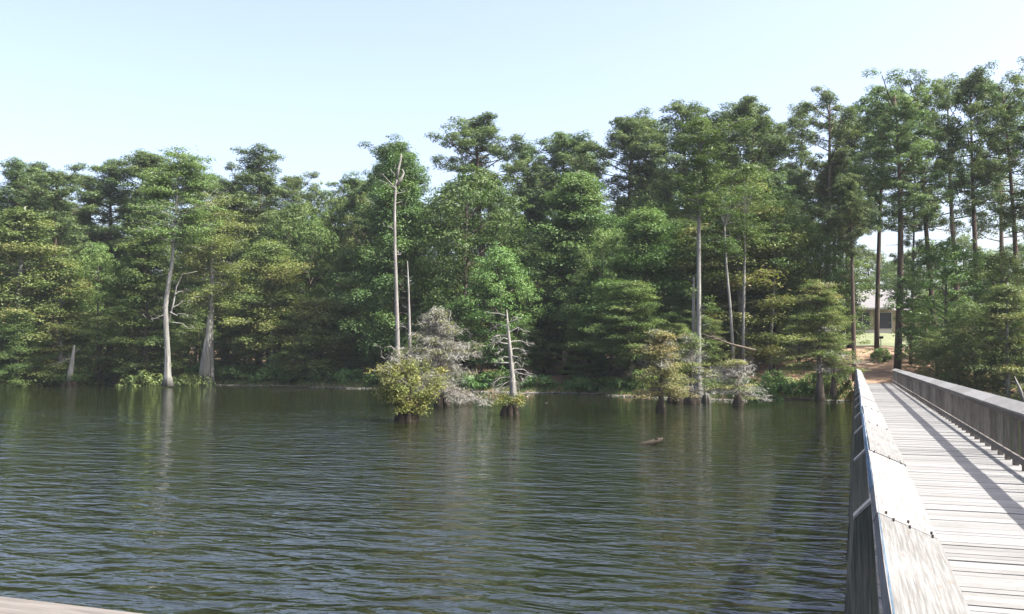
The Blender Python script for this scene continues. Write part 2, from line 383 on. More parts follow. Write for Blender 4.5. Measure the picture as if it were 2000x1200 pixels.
# balusters of the right side stand just outside the rails, left ones likewise
def baluster(x0, x1, y, z0, z1, mat, name):
    b = MB(); j = rng.normal(size=4) * 0.006
    b.hexa([(x0 + j[0], y - .045, z0), (x1 + j[0], y - .045, z0), (x0 + j[0], y + .045, z0), (x1 + j[0], y + .045, z0),
            (x0 + j[1], y - .045 + j[2], z1), (x1 + j[1], y - .045 + j[2], z1), (x0 + j[1], y + .045 + j[2], z1), (x1 + j[1], y + .045 + j[2], z1)], rng.random())
    return b.build(name, mat, bridge)
k = 0; y = Y0 + 0.4
while y < Y1 - 0.1:
    baluster(RX + 0.091, RX + 0.18, y, RZ - 0.02 if k % 3 else RZ - 0.3, ZI - 0.01, M['post'], 'baluster')
    y += 0.88; k += 1
rest = MB(); y = Y0 + 0.9
while y < Y1 - 0.1:
    rest.box(LX + 0.11, LX + 0.175, y - .045, y + .045, RZ - .02, ZI - .0, rng.random()); y += 0.88
o = rest.build('baluster', M['post'], bridge); o['kind'] = 'stuff'
# leaning outer posts of the left side, tops cut on a slope
ys = [2.5] + [5.3 + 2.86 * i for i in range(23)]
for i, y in enumerate(ys):
    if y > Y1: break
    b = MB(); zt, zt2 = ZO - 0.026, ZO - 0.115; zb = RZ - 0.42
    b.hexa([(-0.135, y - .05, zb), (LX + .05, y - .05, zb), (-0.135, y + .05, zb), (LX + .05, y + .05, zb),
            (-0.02, y - .05, zt2), (LX - 0.026, y - .05, zt), (-0.02, y + .05, zt2), (LX - 0.026, y + .05, zt)], rng.random())
    b.build('post', M['oldpost'], bridge)
    b = MB(); b.hexa([(-0.026, y - .056, zt2 - .002), (LX - .027, y - .056, zt + .002), (-0.026, y + .056, zt2 - .002), (LX - .027, y + .056, zt + .002),
                      (-0.026, y - .056, zt2 + .016), (LX - .027, y - .056, zt + .02), (-0.026, y + .056, zt2 + .016), (LX - .027, y + .056, zt + .02)], 0.9)
    b.build('lit_post_top', M['cap'], bridge)  # pale slab over the cut top, its sunlit brightness put into the colour
# piles under the deck, with a cross beam on each pair
b2 = MB()
for i, y in enumerate(ys):
    if y > 66 or i % 2: continue
    b2.box(LX + .03, RX + .2, y + .06, y + .14, RZ - .5, RZ - .295)
    for xx in (LX + 0.22, RX - .0):
        p = MB(); p.tube([(xx, y + .3, -1.6), (xx, y + .3, RZ - 0.3)], [.13, .12], 10); p.build('pile', M['oldpost'], bridge, True)
b2.build('cross_beam', M['oldpost'], bridge)
# nails and splits on the near cap boards
nail = plain('rusty_nail', (0.05, 0.04, 0.035), 0.6, 0.6)
b = MB()
def capz(x): return ZI + (ZO - ZI) * (LX + 0.265 - x) / 0.265
yb = Y0
for L in [2.6, 3.2, 3.66, 3.66]:
    yb += L
    for dy in (-0.07, 0.08):
        for xx in (LX + 0.05, LX + 0.14, LX + 0.235):
            xj, yj = xx + rng.normal() * .008, yb + dy + rng.normal() * .02; z = capz(xj)
            b.tube([(xj, yj, z - .01), (xj, yj, z + .012)], [.004, .006], 8)
b.build('nail_heads', nail, bridge)
# threshold step where the bridge meets the bank
b = MB(); b.box(LX, RX + .25, Y1 + .005, Y1 + .3, RZ - .35, RZ - .02); b.build('end_sill', M['oldpost'], bridge)

# the pier landing the camera stands on, with its own rail in front
pier = empty('pier_landing', (0, 0, 0)); tag(pier, 'grey wooden railing of the near pier landing in the bottom left corner', 'pier')
pe = on_level(0, 1165, ZO); py0 = pe[1]
PYF = 3.15
b = MB(); y = -3.0
while y < 1.95:
    b.box(-9, 4.5, y, y + .14, RZ - .044, RZ - .004 + rng.normal() * .002, rng.random()); y += .152
b.build('deck', M['deck'], pier)
b = MB(); x = -9.0
yr = min(py0, 3.3)
while x < 0.0:
    L = min(3.0, -0.05 - x)
    if L < .3: break
    b.hexa([(x + .004, yr - .265, ZI - .04), (x + L - .004, yr - .265, ZI - .04), (x + .004, yr, ZO - .04), (x + L - .004, yr, ZO - .04),
            (x + .004, yr - .265, ZI), (x + L - .004, yr - .265, ZI), (x + .004, yr, ZO), (x + L - .004, yr, ZO)], rng.random()); x += L
b.build('handrail', M['capx'], pier)
for i in range(4):
    b = MB(); x = -8.0 + i * 2.4
    b.box(x, x + .09, yr - .2, yr - .11, RZ - .3, ZI - .0, .5); b.build('post', M['post'], pier)
b = MB(); b.box(-9, -.1, yr - .1, yr - .06, RZ + .14, RZ + .23); b.build('bottom_rail', M['post'], pier)
b = MB()
for xx in (-8.5, -5, -1.5):
    for yy in (-2.5, 1.5): b.tube([(xx, yy, -1.6), (xx, yy, RZ - .05)], [.13, .12], 10)
b.build('piles', M['oldpost'], pier, True)

# ------------------------------------------------------------------ tree prototypes
def unit(v): return v / (np.linalg.norm(v, axis=-1, keepdims=True) + 1e-9)
def puff(lv, rng, c, rx, rz, n, L, W, t, out=0.8, up=0.25):
    """a clump of leaf faces on and inside an ellipsoid, turned outward and up"""
    d = unit(rng.normal(size=(n, 3))); rad = rng.random((n, 1)) ** 0.45
    p = c + d * rad * np.array([rx, rx, rz])
    nn = d * out + rng.normal(size=(n, 3)) * 0.33 + np.array([0, 0, up])
    lv.add(p, nn, L * (0.7 + 0.6 * rng.random(n)), W * (0.7 + 0.6 * rng.random(n)), np.clip(t + rng.normal(size=n) * 0.13, 0, 1))
def bend_trunk(rng, h, lean=0.02, n=9):
    zz = np.linspace(0, h, n); k = rng.normal(size=(2, 2)) * lean * h * 0.35
    x = k[0, 0] * np.sin(zz / h * 2.6) + k[1, 0] * (zz / h) ** 2; y = k[0, 1] * np.sin(zz / h * 2.6) + k[1, 1] * (zz / h) ** 2
    return np.stack([x, y, zz], 1)
def along(tp, z): return np.array([np.interp(z, tp[:, 2], tp[:, 0]), np.interp(z, tp[:, 2], tp[:, 1]), z])

def make_pine(seed, h=24., rad=3.6, start=0.5, dens=1.0):
    rng = np.random.default_rng(seed); tr = MB(); lv = Leaves(); tp = bend_trunk(rng, h, 0.03)
    tr.tube(tp, np.interp(tp[:, 2], [0, h * .5, h], [.24, .17, .04]), 8)
    nb = int(44 * dens)
    for i in range(nb):
        u = (i + rng.random()) / nb; z = h * (start + (0.985 - start) * u ** 0.85)
        prof = math.sin(math.pi * (0.22 + 0.66 * u)) ** 0.8 * (0.75 + .25 * math.sin(seed + u * 9)); L = rad * prof * (0.6 + 0.55 * rng.random())
        a = i * 2.4 + rng.normal() * 0.5; el = 0.05 + 0.75 * u + rng.normal() * 0.15
        d = np.array([math.cos(a) * math.cos(el), math.sin(a) * math.cos(el), math.sin(el)])
        p0 = along(tp, z); pm = p0 + d * L * .5 + [0, 0, -.05 * L]; p1 = p0 + d * L + [0, 0, 0.12 * L]
        tr.tube([p0, pm, p1], [.065, .04, .02], 4, cap=False)
        base = rng.random() * .5 + .2
        for k in range(int(4 + L * 1.0)):
            s = 0.35 + 0.7 * rng.random(); c = p0 + (p1 - p0) * s + rng.normal(size=3) * np.array([.5, .5, .38]) * (0.4 + L * .15)
            if k % 2 == 0: tr.tube([p0 + (p1 - p0) * s * .8, c], [.022, .01], 3, cap=False)
            r = .34 + .26 * rng.random()
            n = int(100 * dens ** .3)
            dd = unit(rng.normal(size=(n, 3)) + [0, 0, .25]); q = c + dd * r * (0.4 + .6 * rng.random((n, 1))) * [1.2, 1.2, .95]
            nn = dd * .9 + rng.normal(size=(n, 3)) * .4 + [0, 0, .35]
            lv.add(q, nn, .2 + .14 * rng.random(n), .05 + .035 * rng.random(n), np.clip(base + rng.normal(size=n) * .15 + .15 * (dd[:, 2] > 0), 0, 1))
    for i in range(7):       # dead stubs below the crown
        z = h * (start - .02 - .25 * rng.random()); a = rng.random() * 6.3; L = .5 + rng.random() * 1.2; p0 = along(tp, z)
        tr.tube([p0, p0 + [math.cos(a) * L, math.sin(a) * L, -.1 * L + rng.normal() * .1]], [.035, .012], 4, cap=False)
    return tr, lv, rng
def make_broad(seed, h=14., rad=4.2, low=0.12, n=105):
    rng = np.random.default_rng(seed); tr = MB(); lv = Leaves(); tp = bend_trunk(rng, h * .8, 0.04)
    tr.tube(tp, np.interp(tp[:, 2], [0, 1.0, h * .8], [.26, .19, .05]), 8)
    cs = []
    # a few big limbs lobes give the outline its bulges
    lobes = [(rng.random() * 6.3, low + (1 - low) * (.15 + .75 * rng.random()), .75 + .35 * rng.random()) for _ in range(9)]
    for i in range(n):
        u = (i + rng.random()) / n; zf = low + (0.97 - low) * u ** .9; a = i * 2.4 + rng.normal() * .3
        prof = max(.12, math.sin(math.pi * min(1, (0.16 + 0.84 * u))) ** .6) if u > .35 else .8 + .2 * u
        for la, lz, ls in lobes:
            dz = (zf - lz) * 5; da = math.atan2(math.sin(a - la), math.cos(a - la)); prof *= 1 + (ls - .75) * math.exp(-dz * dz - da * da)
        rr = rad * prof * (0.45 + .55 * rng.random() ** .5) * .92
        c = np.array([math.cos(a) * rr, math.sin(a) * rr, h * zf + rng.normal() * .25]) + along(tp, min(h * .8, h * zf)) * [1, 1, 0]
        base = .25 + .5 * rng.random(); s = .6 + .5 * rng.random()
        puff(lv, rng, c, s * 1.15, s * .62, int(160 * s), .19, .125, base, .8, .45)
        for _ in range(2):   # outlying sprigs break the outline
            puff(lv, rng, c + rng.normal(size=3) * s * .75, s * .42, s * .26, 28, .18, .12, base, .6, .4)
        if i % 3 == 0:
            p0 = along(tp, max(.6, min(h * .75, h * zf - rr * .45))); tr.tube([p0, (p0 + c) / 2 + [0, 0, .15 * rr], c], [.06, .035, .012], 4, cap=False)
    return tr, lv, rng
def make_cypress(seed, h=15., rad=3.4, low=.1, nb=64, flare=1.0, drooping=.12, dead=0, thick=.15, tip=.98, dens=1.0):
    rng = np.random.default_rng(seed); tr = MB(); lv = Leaves(); dl = Leaves(); tp = bend_trunk(rng, h, .025, 14)
    zz = tp[:, 2]; rb = np.interp(zz, [0, h], [.2, .03]) + flare * .3 * np.exp(-zz / (.06 * h + .35))
    tr.tube(tp, rb, 14, lobes=(.3 * np.exp(-zz / (.1 * h + .4)), 6, seed))
    for i in range(nb):
        u = (i + rng.random()) / nb; z = h * (low + (tip - low) * u); a = i * 2.4 + rng.normal() * .4
        L = rad * (1 - u ** 2.4 * .8) * (.45 + .65 * rng.random()) * min(1, .7 + u * 1.5)
        L = max(.35, L * (1 + .3 * math.sin(a * 2 + seed) * math.sin(u * 7 + seed * 2)))
        d = np.array([math.cos(a), math.sin(a), .2 + .5 * u + rng.normal() * .27]); p0 = along(tp, z)
        sag = drooping * L * (1 - .5 * u)
        pts = [p0 + d * L * s + np.array([0, 0, -sag * s * s * 1.6]) for s in (0, .35, .7, 1.)]
        tr.tube(pts, [.05, .035, .02, .008], 4, cap=False)
        base = .1 + .75 * rng.random(); isdead = rng.random() < dead
        side = np.array([-math.sin(a), math.cos(a), 0])
        for k in range(int(4 + L * 2.6)):
            s = .3 + .72 * rng.random(); w_ = .12 + .34 * L * (1.05 - s) + .12
            c = p0 + d * L * s + np.array([0, 0, -sag * s * s * 1.6]) + side * rng.uniform(-1, 1) * w_ * 1.2
            n = int((58 if not isdead else 12) * dens); dd = rng.normal(size=(n, 3)) * np.array([.34, .34, thick]); q = c + dd; q[:, 2] -= .25 * (dd[:, 0] ** 2 + dd[:, 1] ** 2)
            if isdead:
                ax = np.tile(d[None] * .8 + side * rng.uniform(-1, 1), (n, 1)) + rng.normal(size=(n, 3)) * .35
                dl.add(q, rng.normal(size=(n, 3)) + [0, 0, .3], .35 + .4 * rng.random(n), .018 + .012 * rng.random(n), rng.random(n), ax)
            else:
                lv.add(q, rng.normal(size=(n, 3)) * .42 + [0, 0, .9] + dd * 1.5, .13 + .1 * rng.random(n), .055 + .04 * rng.random(n), np.clip(base + rng.normal(size=n) * .14, 0, 1))
    return tr, lv, rng, dl
def make_bush(seed, rad=1.2, h=1.5, n=26, L=.16, W=.12):
    rng = np.random.default_rng(seed); tr = MB(); lv = Leaves()
    for i in range(n):
        a = rng.random() * 6.3; rr = rad * math.sqrt(rng.random()); z = h * (.15 + .7 * rng.random() * math.sqrt(max(0, 1 - (rr / rad) ** 2 * .8)))
        c = np.array([math.cos(a) * rr, math.sin(a) * rr, z]); s = .25 + .2 * rng.random()
        puff(lv, rng, c, s * 1.2, s * .8, 60, L, W, .2 + .6 * rng.random(), .7, .4)
        if i % 2 == 0: tr.tube([(0, 0, 0), (c * [.6, .6, .5]), c], [.03, .02, .008], 4, cap=False)
    return tr, lv, rng

class Proto:
    def __init__(s, kind, mesh_tr, mesh_lv, h, w, extra=None): s.kind, s.tr, s.lv, s.h, s.w, s.extra = kind, mesh_tr, mesh_lv, h, w, extra
def tube_mesh(tr, name, mat):
    o = tr.build(name, mat, None, True); me = o.data; bpy.data.objects.remove(o); return me
def extent(me):
    a = np.empty(len(me.vertices) * 3, 'f'); me.vertices.foreach_get('co', a); a = a.reshape(-1, 3)
    return float(a[:, 2].max()), float(np.percentile(a[:, 0], 98.5) - np.percentile(a[:, 0], 1.5))
def proto(kind, res, tmat, lmat, twig=False):
    tr, lv, rng = res[:3]; m1 = tube_mesh(tr, 'trunk', M[tmat]); m2 = lv.mesh('crown', M[lmat], rng); h, w_ = extent(m2); ex = None
    if len(res) > 3 and res[3].c: ex = res[3].mesh('dead_twigs', M['twig'], rng)
    return Proto(kind, m1, m2, h, w_, ex)
P = {}
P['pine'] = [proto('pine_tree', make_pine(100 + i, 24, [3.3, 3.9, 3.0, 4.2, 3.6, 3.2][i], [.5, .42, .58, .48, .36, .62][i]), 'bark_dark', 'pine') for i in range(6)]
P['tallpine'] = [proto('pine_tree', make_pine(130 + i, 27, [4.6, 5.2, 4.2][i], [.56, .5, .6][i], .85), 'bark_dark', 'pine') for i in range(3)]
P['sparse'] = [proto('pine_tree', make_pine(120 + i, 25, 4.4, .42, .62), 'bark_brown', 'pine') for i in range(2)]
P['broad'] = [proto('broadleaf_tree', make_broad(200 + i, 14, [4.2, 3.7, 4.6, 4.0, 3.4][i], [.12, .2, .1, .3, .08][i]), 'bark_brown', 'broad') for i in range(5)]
P['bright'] = [proto('broadleaf_tree', make_broad(220 + i, 13, [4.0, 4.4, 3.6][i], .14), 'bark_brown', 'bright') for i in range(3)]
P['cyp'] = [proto('cypress_tree', make_cypress(300 + i, 15, [3.2, 3.7, 2.9, 3.5][i], [.08, .12, .06, .2][i], [70, 84, 66, 76][i], thick=[.13, .19, .15, .22][i]), 'bark_pale', 'cyp') for i in range(4)]
P['cypg'] = [proto('cypress_tree', make_cypress(320 + i, 15, [3.6, 3.2, 3.9][i], [.08, .1, .25][i], 92, thick=[.2, .13, .16][i]), 'bark_brown', 'cypg') for i in range(3)]
P['smallcyp'] = [proto('cypress_tree', make_cypress(340 + i, 8, [2.6, 2.9][i], .12, 46, .5), 'bark_pale', 'cyp') for i in range(2)]
P['bush'] = [proto('shrub', make_bush(400 + i), 'bark_brown', 'bright') for i in range(3)]
P['darkbush'] = [proto('shrub', make_bush(410 + i, 1.5, 1.7, 34), 'bark_brown', 'broad') for i in range(2)]

COUNT = [0]
def place(kind, px, r, top, wpx, label=None, group=None, name=None, v=None, zb=None, cat=None, rot=None):
    """stand a copy of a prototype at a range from the viewpoint; its top reaches the given sight line"""
    lst = P[kind]; COUNT[0] += 1; v = (COUNT[0] * 7 + int(px)) % len(lst) if v is None else v
    p = lst[v % len(lst)]; x, y = at_range(px, r); g = gh(x, y) if zb is None else zb
    H = z_top(px, top, r) - g; Wd = wpx * r / F * (1.2 if p.kind == 'pine_tree' else 1)
    if H < .4: return None
    sz = H / p.h; sx = Wd / p.w; sx = min(max(sx, sz * .5), sz * (1.7 if p.kind != 'shrub' else 2.1))
    o = empty(name or p.kind, (x, y, g - .05), (COUNT[0] * 2.399) % 6.28 if rot is None else rot)
    o.scale = (sx, sx, sz); o.rotation_euler[0] = .035 * math.sin(COUNT[0] * 1.7); o.rotation_euler[1] = .035 * math.cos(COUNT[0] * 2.9)
    c = {'pine_tree': 'pine tree', 'broadleaf_tree': 'tree', 'cypress_tree': 'cypress tree', 'shrub': 'shrub'}[p.kind]
    tag(o, label, cat or c, group)
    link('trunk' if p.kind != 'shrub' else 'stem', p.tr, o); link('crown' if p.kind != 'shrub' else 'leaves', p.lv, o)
    if p.extra: link('dead_twigs', p.extra, o)
    return o

# --- the skyline pines, left to right
G1 = 'pines along the left skyline'
for px, r, t, wd, L in [
    (15, 128, 308, 105, 'dark round-topped pine at the far left edge of the skyline'),
    (62, 134, 316, 95, None), (112, 121, 318, 120, 'dark flat-topped pine with a bare trunk showing, second from the left'),
    (165, 131, 328, 95, None), (215, 128, 306, 105, 'tall pine behind and left of the leaning pale cypress'),
    (290, 124, 283, 110, 'tall pine whose crown peeks over the leaning pale cypress'), (385, 131, 324, 110, None), (440, 128, 345, 95, None),
    (505, 121, 279, 125, 'big dark pine standing highest on the left half of the skyline'),
    (465, 127, 320, 95, None), (560, 126, 328, 95, None), (692, 117, 334, 85, 'small pine on the skyline just right of the low notch'),
    (740, 113, 314, 95, None)]:
    place('pine', px, r, t, wd, L or 'dark green pine on the left skyline above the shoreline trees', G1 if not L else G1)
place('pine', 788, 100, 271, 150, 'dark pine directly behind the tall bleached snag', v=0)
for px, r, t, wd, L, k in [
    (960, 106, 225, 150, 'rounded pine rising alone over the big broadleaf left of centre', 'pine'),
    (1035, 112, 272, 90, 'lower pine between the two domed pines at centre', 'pine'),
    (1148, 110, 262, 90, 'lower pine filling the dip right of the domed pine at centre', 'pine'),
    (1092, 104, 243, 120, 'domed pine at the centre of the skyline', 'pine'),
    (1208, 102, 225, 140, 'open dark pine with its trunk showing against the sky right of centre', 'pine'),
    (1272, 106, 213, 95, 'narrow dark pine between two wider ones right of centre', 'pine'),
    (1345, 98, 183, 120, 'tall pine behind the top of the tall cypress', 'pine'),
    (1418, 106, 205, 100, 'pine seen between the cypress top and the dense dark pine', 'pine'),
    (1482, 97, 180, 130, 'dense dark domed pine right of the tall cypress', 'pine'),
    (1568, 100, 188, 90, 'thin pine at the left side of the see-through crown', 'sparse'),
    (1612, 93, 170, 130, 'sparse see-through tree with sky showing through its crown', 'sparse'),
    (1660, 104, 215, 110, 'pine half hidden behind the sparse tree left of the path', 'pine'),
    (1712, 94, 190, 110, 'slim pine whose dark bare trunk crosses the front of the house', 'tallpine'),
    (1752, 82, 152, 170, 'large pine with thick trunk right of the house at the top of the path', 'tallpine'),
    (1832, 88, 135, 130, 'tall pine with pale green crown above the bright broadleaf', 'tallpine'),
    (1917, 84, 124, 140, 'tall pine with a long straight dark trunk against the sky on the right', 'tallpine'),
    (1992, 86, 126, 130, 'tall pine at the right edge of the picture', 'tallpine'),
    (1880, 104, 140, 110, 'pine set back between the two tallest pines on the right', 'sparse'),
    (1955, 106, 160, 100, 'pine set back near the right edge with its lower trunk hidden', 'sparse'),
    (1520, 112, 225, 90, 'pine set back between the dense dark pine and the sparse tree', 'pine')]:
    place(k, px, r, t, wd, L)
place('tallpine', 2075, 80, 110, 150, 'pine just beyond the right edge of the picture')

# --- middle ground, named trees
for k, px, r, t, wd, L in [
    ('broad', 600, 119, 352, 130, 'green tree below the notch in the left skyline'),
    ('broad', 652, 117, 362, 120, 'green tree in the lowest notch of the skyline'),
    ('broad', 545, 112, 375, 150, 'mid green tree in front of the big dark left pine'),
    ('bright', 600, 108, 420, 150, 'light green tree below the skyline notch'),
    ('bright', 195, 112, 470, 130, 'fresh green rounded tree left of the leaning pale cypress'),
    ('broad', 720, 108, 375, 150, 'green tree left of the tall bleached snag'),
    ('cypg', 690, 103, 480, 150, 'olive tree left of the snag and above the shoreline'),
    ('broad', 915, 91, 316, 235, 'largest broadleaf tree, wide light green dome right of the snag'),
    ('bright', 975, 84, 470, 150, 'blue-green leafy tree behind the bare dead islet tree'),
    ('cypg', 1120, 88, 332, 170, 'tall pale domed tree at the centre below the pines'),
    ('broad', 1180, 82, 445, 170, 'layered dark green tree right of the central dome'),
    ('cypg', 1255, 80, 400, 170, 'olive feathery tree left of the tall thin cypress'),
    ('cypg', 1235, 74, 545, 160, 'lower olive feathery tree overhanging the shore left of the cypress'),
    ('cyp', 1455, 80, 325, 190, 'feathery cypress right of the tall thin one with drooping tiers'),
    ('broad', 1560, 84, 395, 130, 'dark leafy tree over the shaded bank left of the path'),
    ('broad', 1598, 84, 440, 120, 'dark leafy tree at the left side of the path'),
    ('bright', 1850, 79.5, 462, 190, 'bright green broadleaf tree right of the path'),
    ('broad', 1945, 80, 480, 150, 'green broadleaf near the right edge above the handrail'),
    ('cyp', 1968, 70, 550, 130, 'yellow-green cypress tiers above the right handrail'),
    ('broad', 1905, 72, 580, 120, 'dark shaded tree behind the right handrail'),
    ('broad', 1812, 90, 560, 80, 'dark slender tree right of the thick pine trunk'),
    ('cyp', 35, 111, 398, 210, 'broad yellow-green cypress filling the left edge'),
    ('cyp', 118, 110, 500, 150, 'rust-tinged cypress left of the fresh green tree'),
    ('cypg', 40, 107, 600, 160, 'low grey-green tree over the water at the left edge'),
    ('cyp', 535, 104, 465, 150, 'layered cypress in the middle of the left shore'),
    ('cypg', 285, 109, 440, 130, 'green cypress tiers just left of the leaning trunk')]:
    place(k, px, r, t, wd, L)
o = place('smallcyp', 608, 99, 575, 175, 'bright low cypress with tiered branches at the water on the left shore', v=0)
o = place('smallcyp', 680, 100, 535, 110, 'rust-tinted young cypress right of the bright low one', v=1)

place('cypg', 770, 92, 288, 160, 'thin olive tree whose branches show on both sides of the tallest bleached trunk')
# --- rows that fill the wood
random.seed(21)
def skyline(px): return np.interp(px, [0, 200, 500, 650, 800, 960, 1200, 1500, 1700], [330, 330, 330, 375, 330, 290, 280, 260, 300])
for row, (d, step, f_, kinds, lab, grp) in enumerate([
    (4.5, 62, .20, ['cypg', 'broad', 'cyp', 'broad'], 'low leafy tree crowding the shaded edge of the lake', 'low trees along the water'),
    (11, 68, .42, ['broad', 'cypg', 'broad', 'cyp'], 'leafy tree of the second row behind the shore', 'second row of the wood'),
    (20, 72, .62, ['broad', 'broad', 'bright', 'cypg'], 'leafy tree in the middle of the wood under the pines', 'middle of the wood'),
    (30, 80, .8, ['broad', 'pine', 'broad'], 'dim tree deep in the wood under the skyline', 'deep rows of the wood'),
    (46, 85, .86, ['pine', 'broad'], 'far tree closing the back of the wood', 'back of the wood')]):
    px = -120 + row * 17
    while px < 1640:
        p2 = px + random.uniform(-16, 16); r = float(shore_r(az_of(p2))) + d + random.uniform(-2, 2.5) + (3.5 if row == 0 and p2 < 480 else 0)
        lim = 1480 if row == 0 else (1560 if row < 3 else 1640)
        top = 740 + (skyline(p2) - 740) * (f_ + random.uniform(-.1, .09))
        if p2 < lim and not (row <= 1 and p2 > 1380):
            place(kinds[int(random.random() * len(kinds))], p2, r, top, random.uniform(110, 170) * (1 if p2 < 900 else 1.1), lab, grp)
        px += step
for px, r, t, wd in [(1500, 92, 470, 120), (1560, 98, 500, 110), (1400, 90, 440, 120), (1610, 112, 520, 90), (1330, 92, 430, 130)]:
    place('broad', px, r, t, wd, 'shaded leafy tree behind the bare trunks left of the path', 'trees behind the bare trunks')
for px, r, t, wd in [(1655, 160, 515, 110), (1705, 168, 478, 110), (1760, 160, 505, 110), (1815, 150, 465, 120), (1880, 150, 455, 120), (1940, 146, 480, 120), (2000, 150, 465, 120)]:
    place('broad', px, r, t, wd, 'distant tree beyond the house', 'trees beyond the house')
for px, r, t, wd in [(1850, 94, 560, 130), (1915, 96, 590, 130), (1980, 92, 580, 130), (1830, 74, 640, 80), (1875, 72, 630, 90), (1940, 76, 640, 110), (2000, 72, 610, 110)]:
    place('broad', px, r, t, wd, 'dark understorey tree behind the right handrail', 'understorey right of the footbridge')
# bare trunks in the open wood
for px, r, t, wd, k, L in [(1668, 74, 330, 80, 'pine', 'thin dark pine trunk at the left side of the path'),
                           (1778, 88, 300, 60, 'sparse', 'thin pine just right of the thick trunk beside the house'),
                           (1508, 84, 330, 80, 'pine', 'dark bare trunk between the cypress and the bank'),
                           (1545, 92, 320, 80, 'pine', 'thick dark trunk in the shade left of the bright feathery cypress'),
                           (1635, 96, 300, 90, 'pine', 'slim pine behind the dark leafy tree left of the path')]:
    place(k, px, r, t, wd, L, v=5)
# shrubs along the water's edge
random.seed(8)
for i, px in enumerate(list(range(20, 480, 38)) + list(range(1120, 1660, 36)) + list(range(520, 1100, 58))):
    p2 = px + random.uniform(-10, 10); r = float(shore_r(az_of(p2))) + random.uniform(.8, 2.4)
    hpx = random.uniform(22, 46) * (70 / r) ** .3
    yb = 699 + F * (CZ - .4) / r
    place('bush' if i % 3 else 'darkbush', p2, r, yb - hpx, random.uniform(50, 85), 'small green shrub growing on the bank at the water', 'shrubs on the bank')
place('darkbush', 282, 106, 719, 80, 'green shrub on the bank left of the leaning cypress', v=1)
place('darkbush', 372, 103.5, 724, 75, 'low green shrub on the bank right of the leaning cypress', v=2)
place('bush', 1490, 66, 725, 60, 'bright green shrub on the bank right of the grey dead branches', v=2)
place('bush', 1722, 88, 676, 34, 'small dark bush at the edge of the dirt path below the grill', v=0)

# ------------------------------------------------------------------ special trees, built one by one
def special(name, label, cat, px, r, zb=None):
    x, y = at_range(px, r); g = gh(x, y) if zb is None else zb
    o = empty(name, (x, y, g)); o.rotation_euler = (0, 0, -az_of(px)); tag(o, label, cat); return o, g   # local +x runs to the right of the sight line
def zz_at(px, py, r, g): return z_top(px, py, r) - g
def path_px(pts, px0, r, g): return [((a - px0) * r / F * 1.03, dy, zz_at(a, b_, r, g)) for a, b_, dy in pts]
def limb(tr, p0, p1, r0, rng, n=5, crook=.08, sides=5):
    p0, p1 = np.array(p0, float), np.array(p1, float); L = np.linalg.norm(p1 - p0)
    pts = [p0 + (p1 - p0) * s + rng.normal(size=3) * crook * L * (0 < s < 1) for s in np.linspace(0, 1, n)]
    tr.tube(pts, np.linspace(r0, r0 * .3, n), sides, cap=False); return np.array(pts)
def spray(lv, rng, c, n, sx, sz, L, W, t, up=.9):
    dd = rng.normal(size=(n, 3)) * [sx, sx, sz]; q = np.array(c) + dd
    lv.add(q, rng.normal(size=(n, 3)) * .45 + [0, 0, up] + dd, L * (.7 + .6 * rng.random(n)), W * (.7 + .6 * rng.random(n)), np.clip(t + rng.normal(size=n) * .15, 0, 1))
def twigs(dl, rng, c, n, sx, sz, L=.5, d=None):
    dd = rng.normal(size=(n, 3)) * [sx, sx, sz]; ax = rng.normal(size=(n, 3)) + (0 if d is None else np.array(d) * 1.6)
    dl.add(np.array(c) + dd, rng.normal(size=(n, 3)), L * (.6 + 1.1 * rng.random(n)), .013 + .012 * rng.random(n), rng.random(n), ax)

# leaning pale cypress on the left shore
rng = np.random.default_rng(70)
r = 97.0; o, g = special('cypress_tree', 'tall pale-trunked cypress leaning right at the left shore, bare low down', 'cypress tree', 329, r, -.1)
tr = MB(); lv = Leaves(); dl = Leaves()
tp = np.array(path_px([(329, 755, 0), (328, 735, 0), (327, 690, 0), (324, 640, 0), (322, 600, 0), (326, 560, 0), (332, 510, 0), (335, 450, 0), (337, 390, 0), (342, 325, 0)], 329, r, g))
tr.tube(tp, [.55, .33, .26, .25, .24, .21, .17, .13, .09, .03], 16, lobes=(np.array([.35, .3, .2, .1, .05, .05, 0, 0, 0, 0]), 7, .4))
t2 = np.array(path_px([(326, 640, 0), (336, 590, .3), (340, 560, .3), (350, 535, .3), (375, 530, 0)], 329, r, g)); tr.tube(t2, [.1, .085, .065, .045, .02], 6)
for a, b_, c, d_ in [(322, 615, 300, 622), (330, 610, 362, 618), (336, 600, 355, 590), (338, 575, 352, 568), (334, 630, 372, 640), (326, 590, 312, 580)]:
    q = path_px([(a, b_, 0), (c, d_, rng.normal() * .6)], 329, r, g); pts = limb(tr, q[0], q[1], .06, rng); twigs(dl, rng, q[1], 14, .4, .2)
for i in range(80):
    u = rng.random(); py = 480 - 175 * u; px_ = 334 + 8 * u; L = (26 + 50 * math.sin(math.pi * min(1, .25 + u * .75))) * (.45 + .55 * rng.random()); s = rng.choice([-1, 1], p=[.47, .53]); dy = rng.normal() * 1.6
    q = path_px([(px_, py, 0), (px_ + s * L, py - 10 + rng.normal() * 8, dy)], 329, r, g); pts = limb(tr, q[0], q[1], .06, rng, 4, .05)
    base = .5 + .35 * rng.random()
    for k in range(7):
        sp_ = .25 + .8 * rng.random(); c = np.array(q[0]) + (np.array(q[1]) - np.array(q[0])) * sp_ + rng.normal(size=3) * [.5, .5, .12]
        spray(lv, rng, c, 42, .42, .12, .24, .1, base)
for c, d_ in [((395, 360)), ((405, 385)), ((388, 400))]:
    q = path_px([(345, 420, 0), (c, d_, -.5)], 329, r, g); limb(tr, q[0], q[1], .05, rng); twigs(dl, rng, q[1], 40, .6, .5, .8)
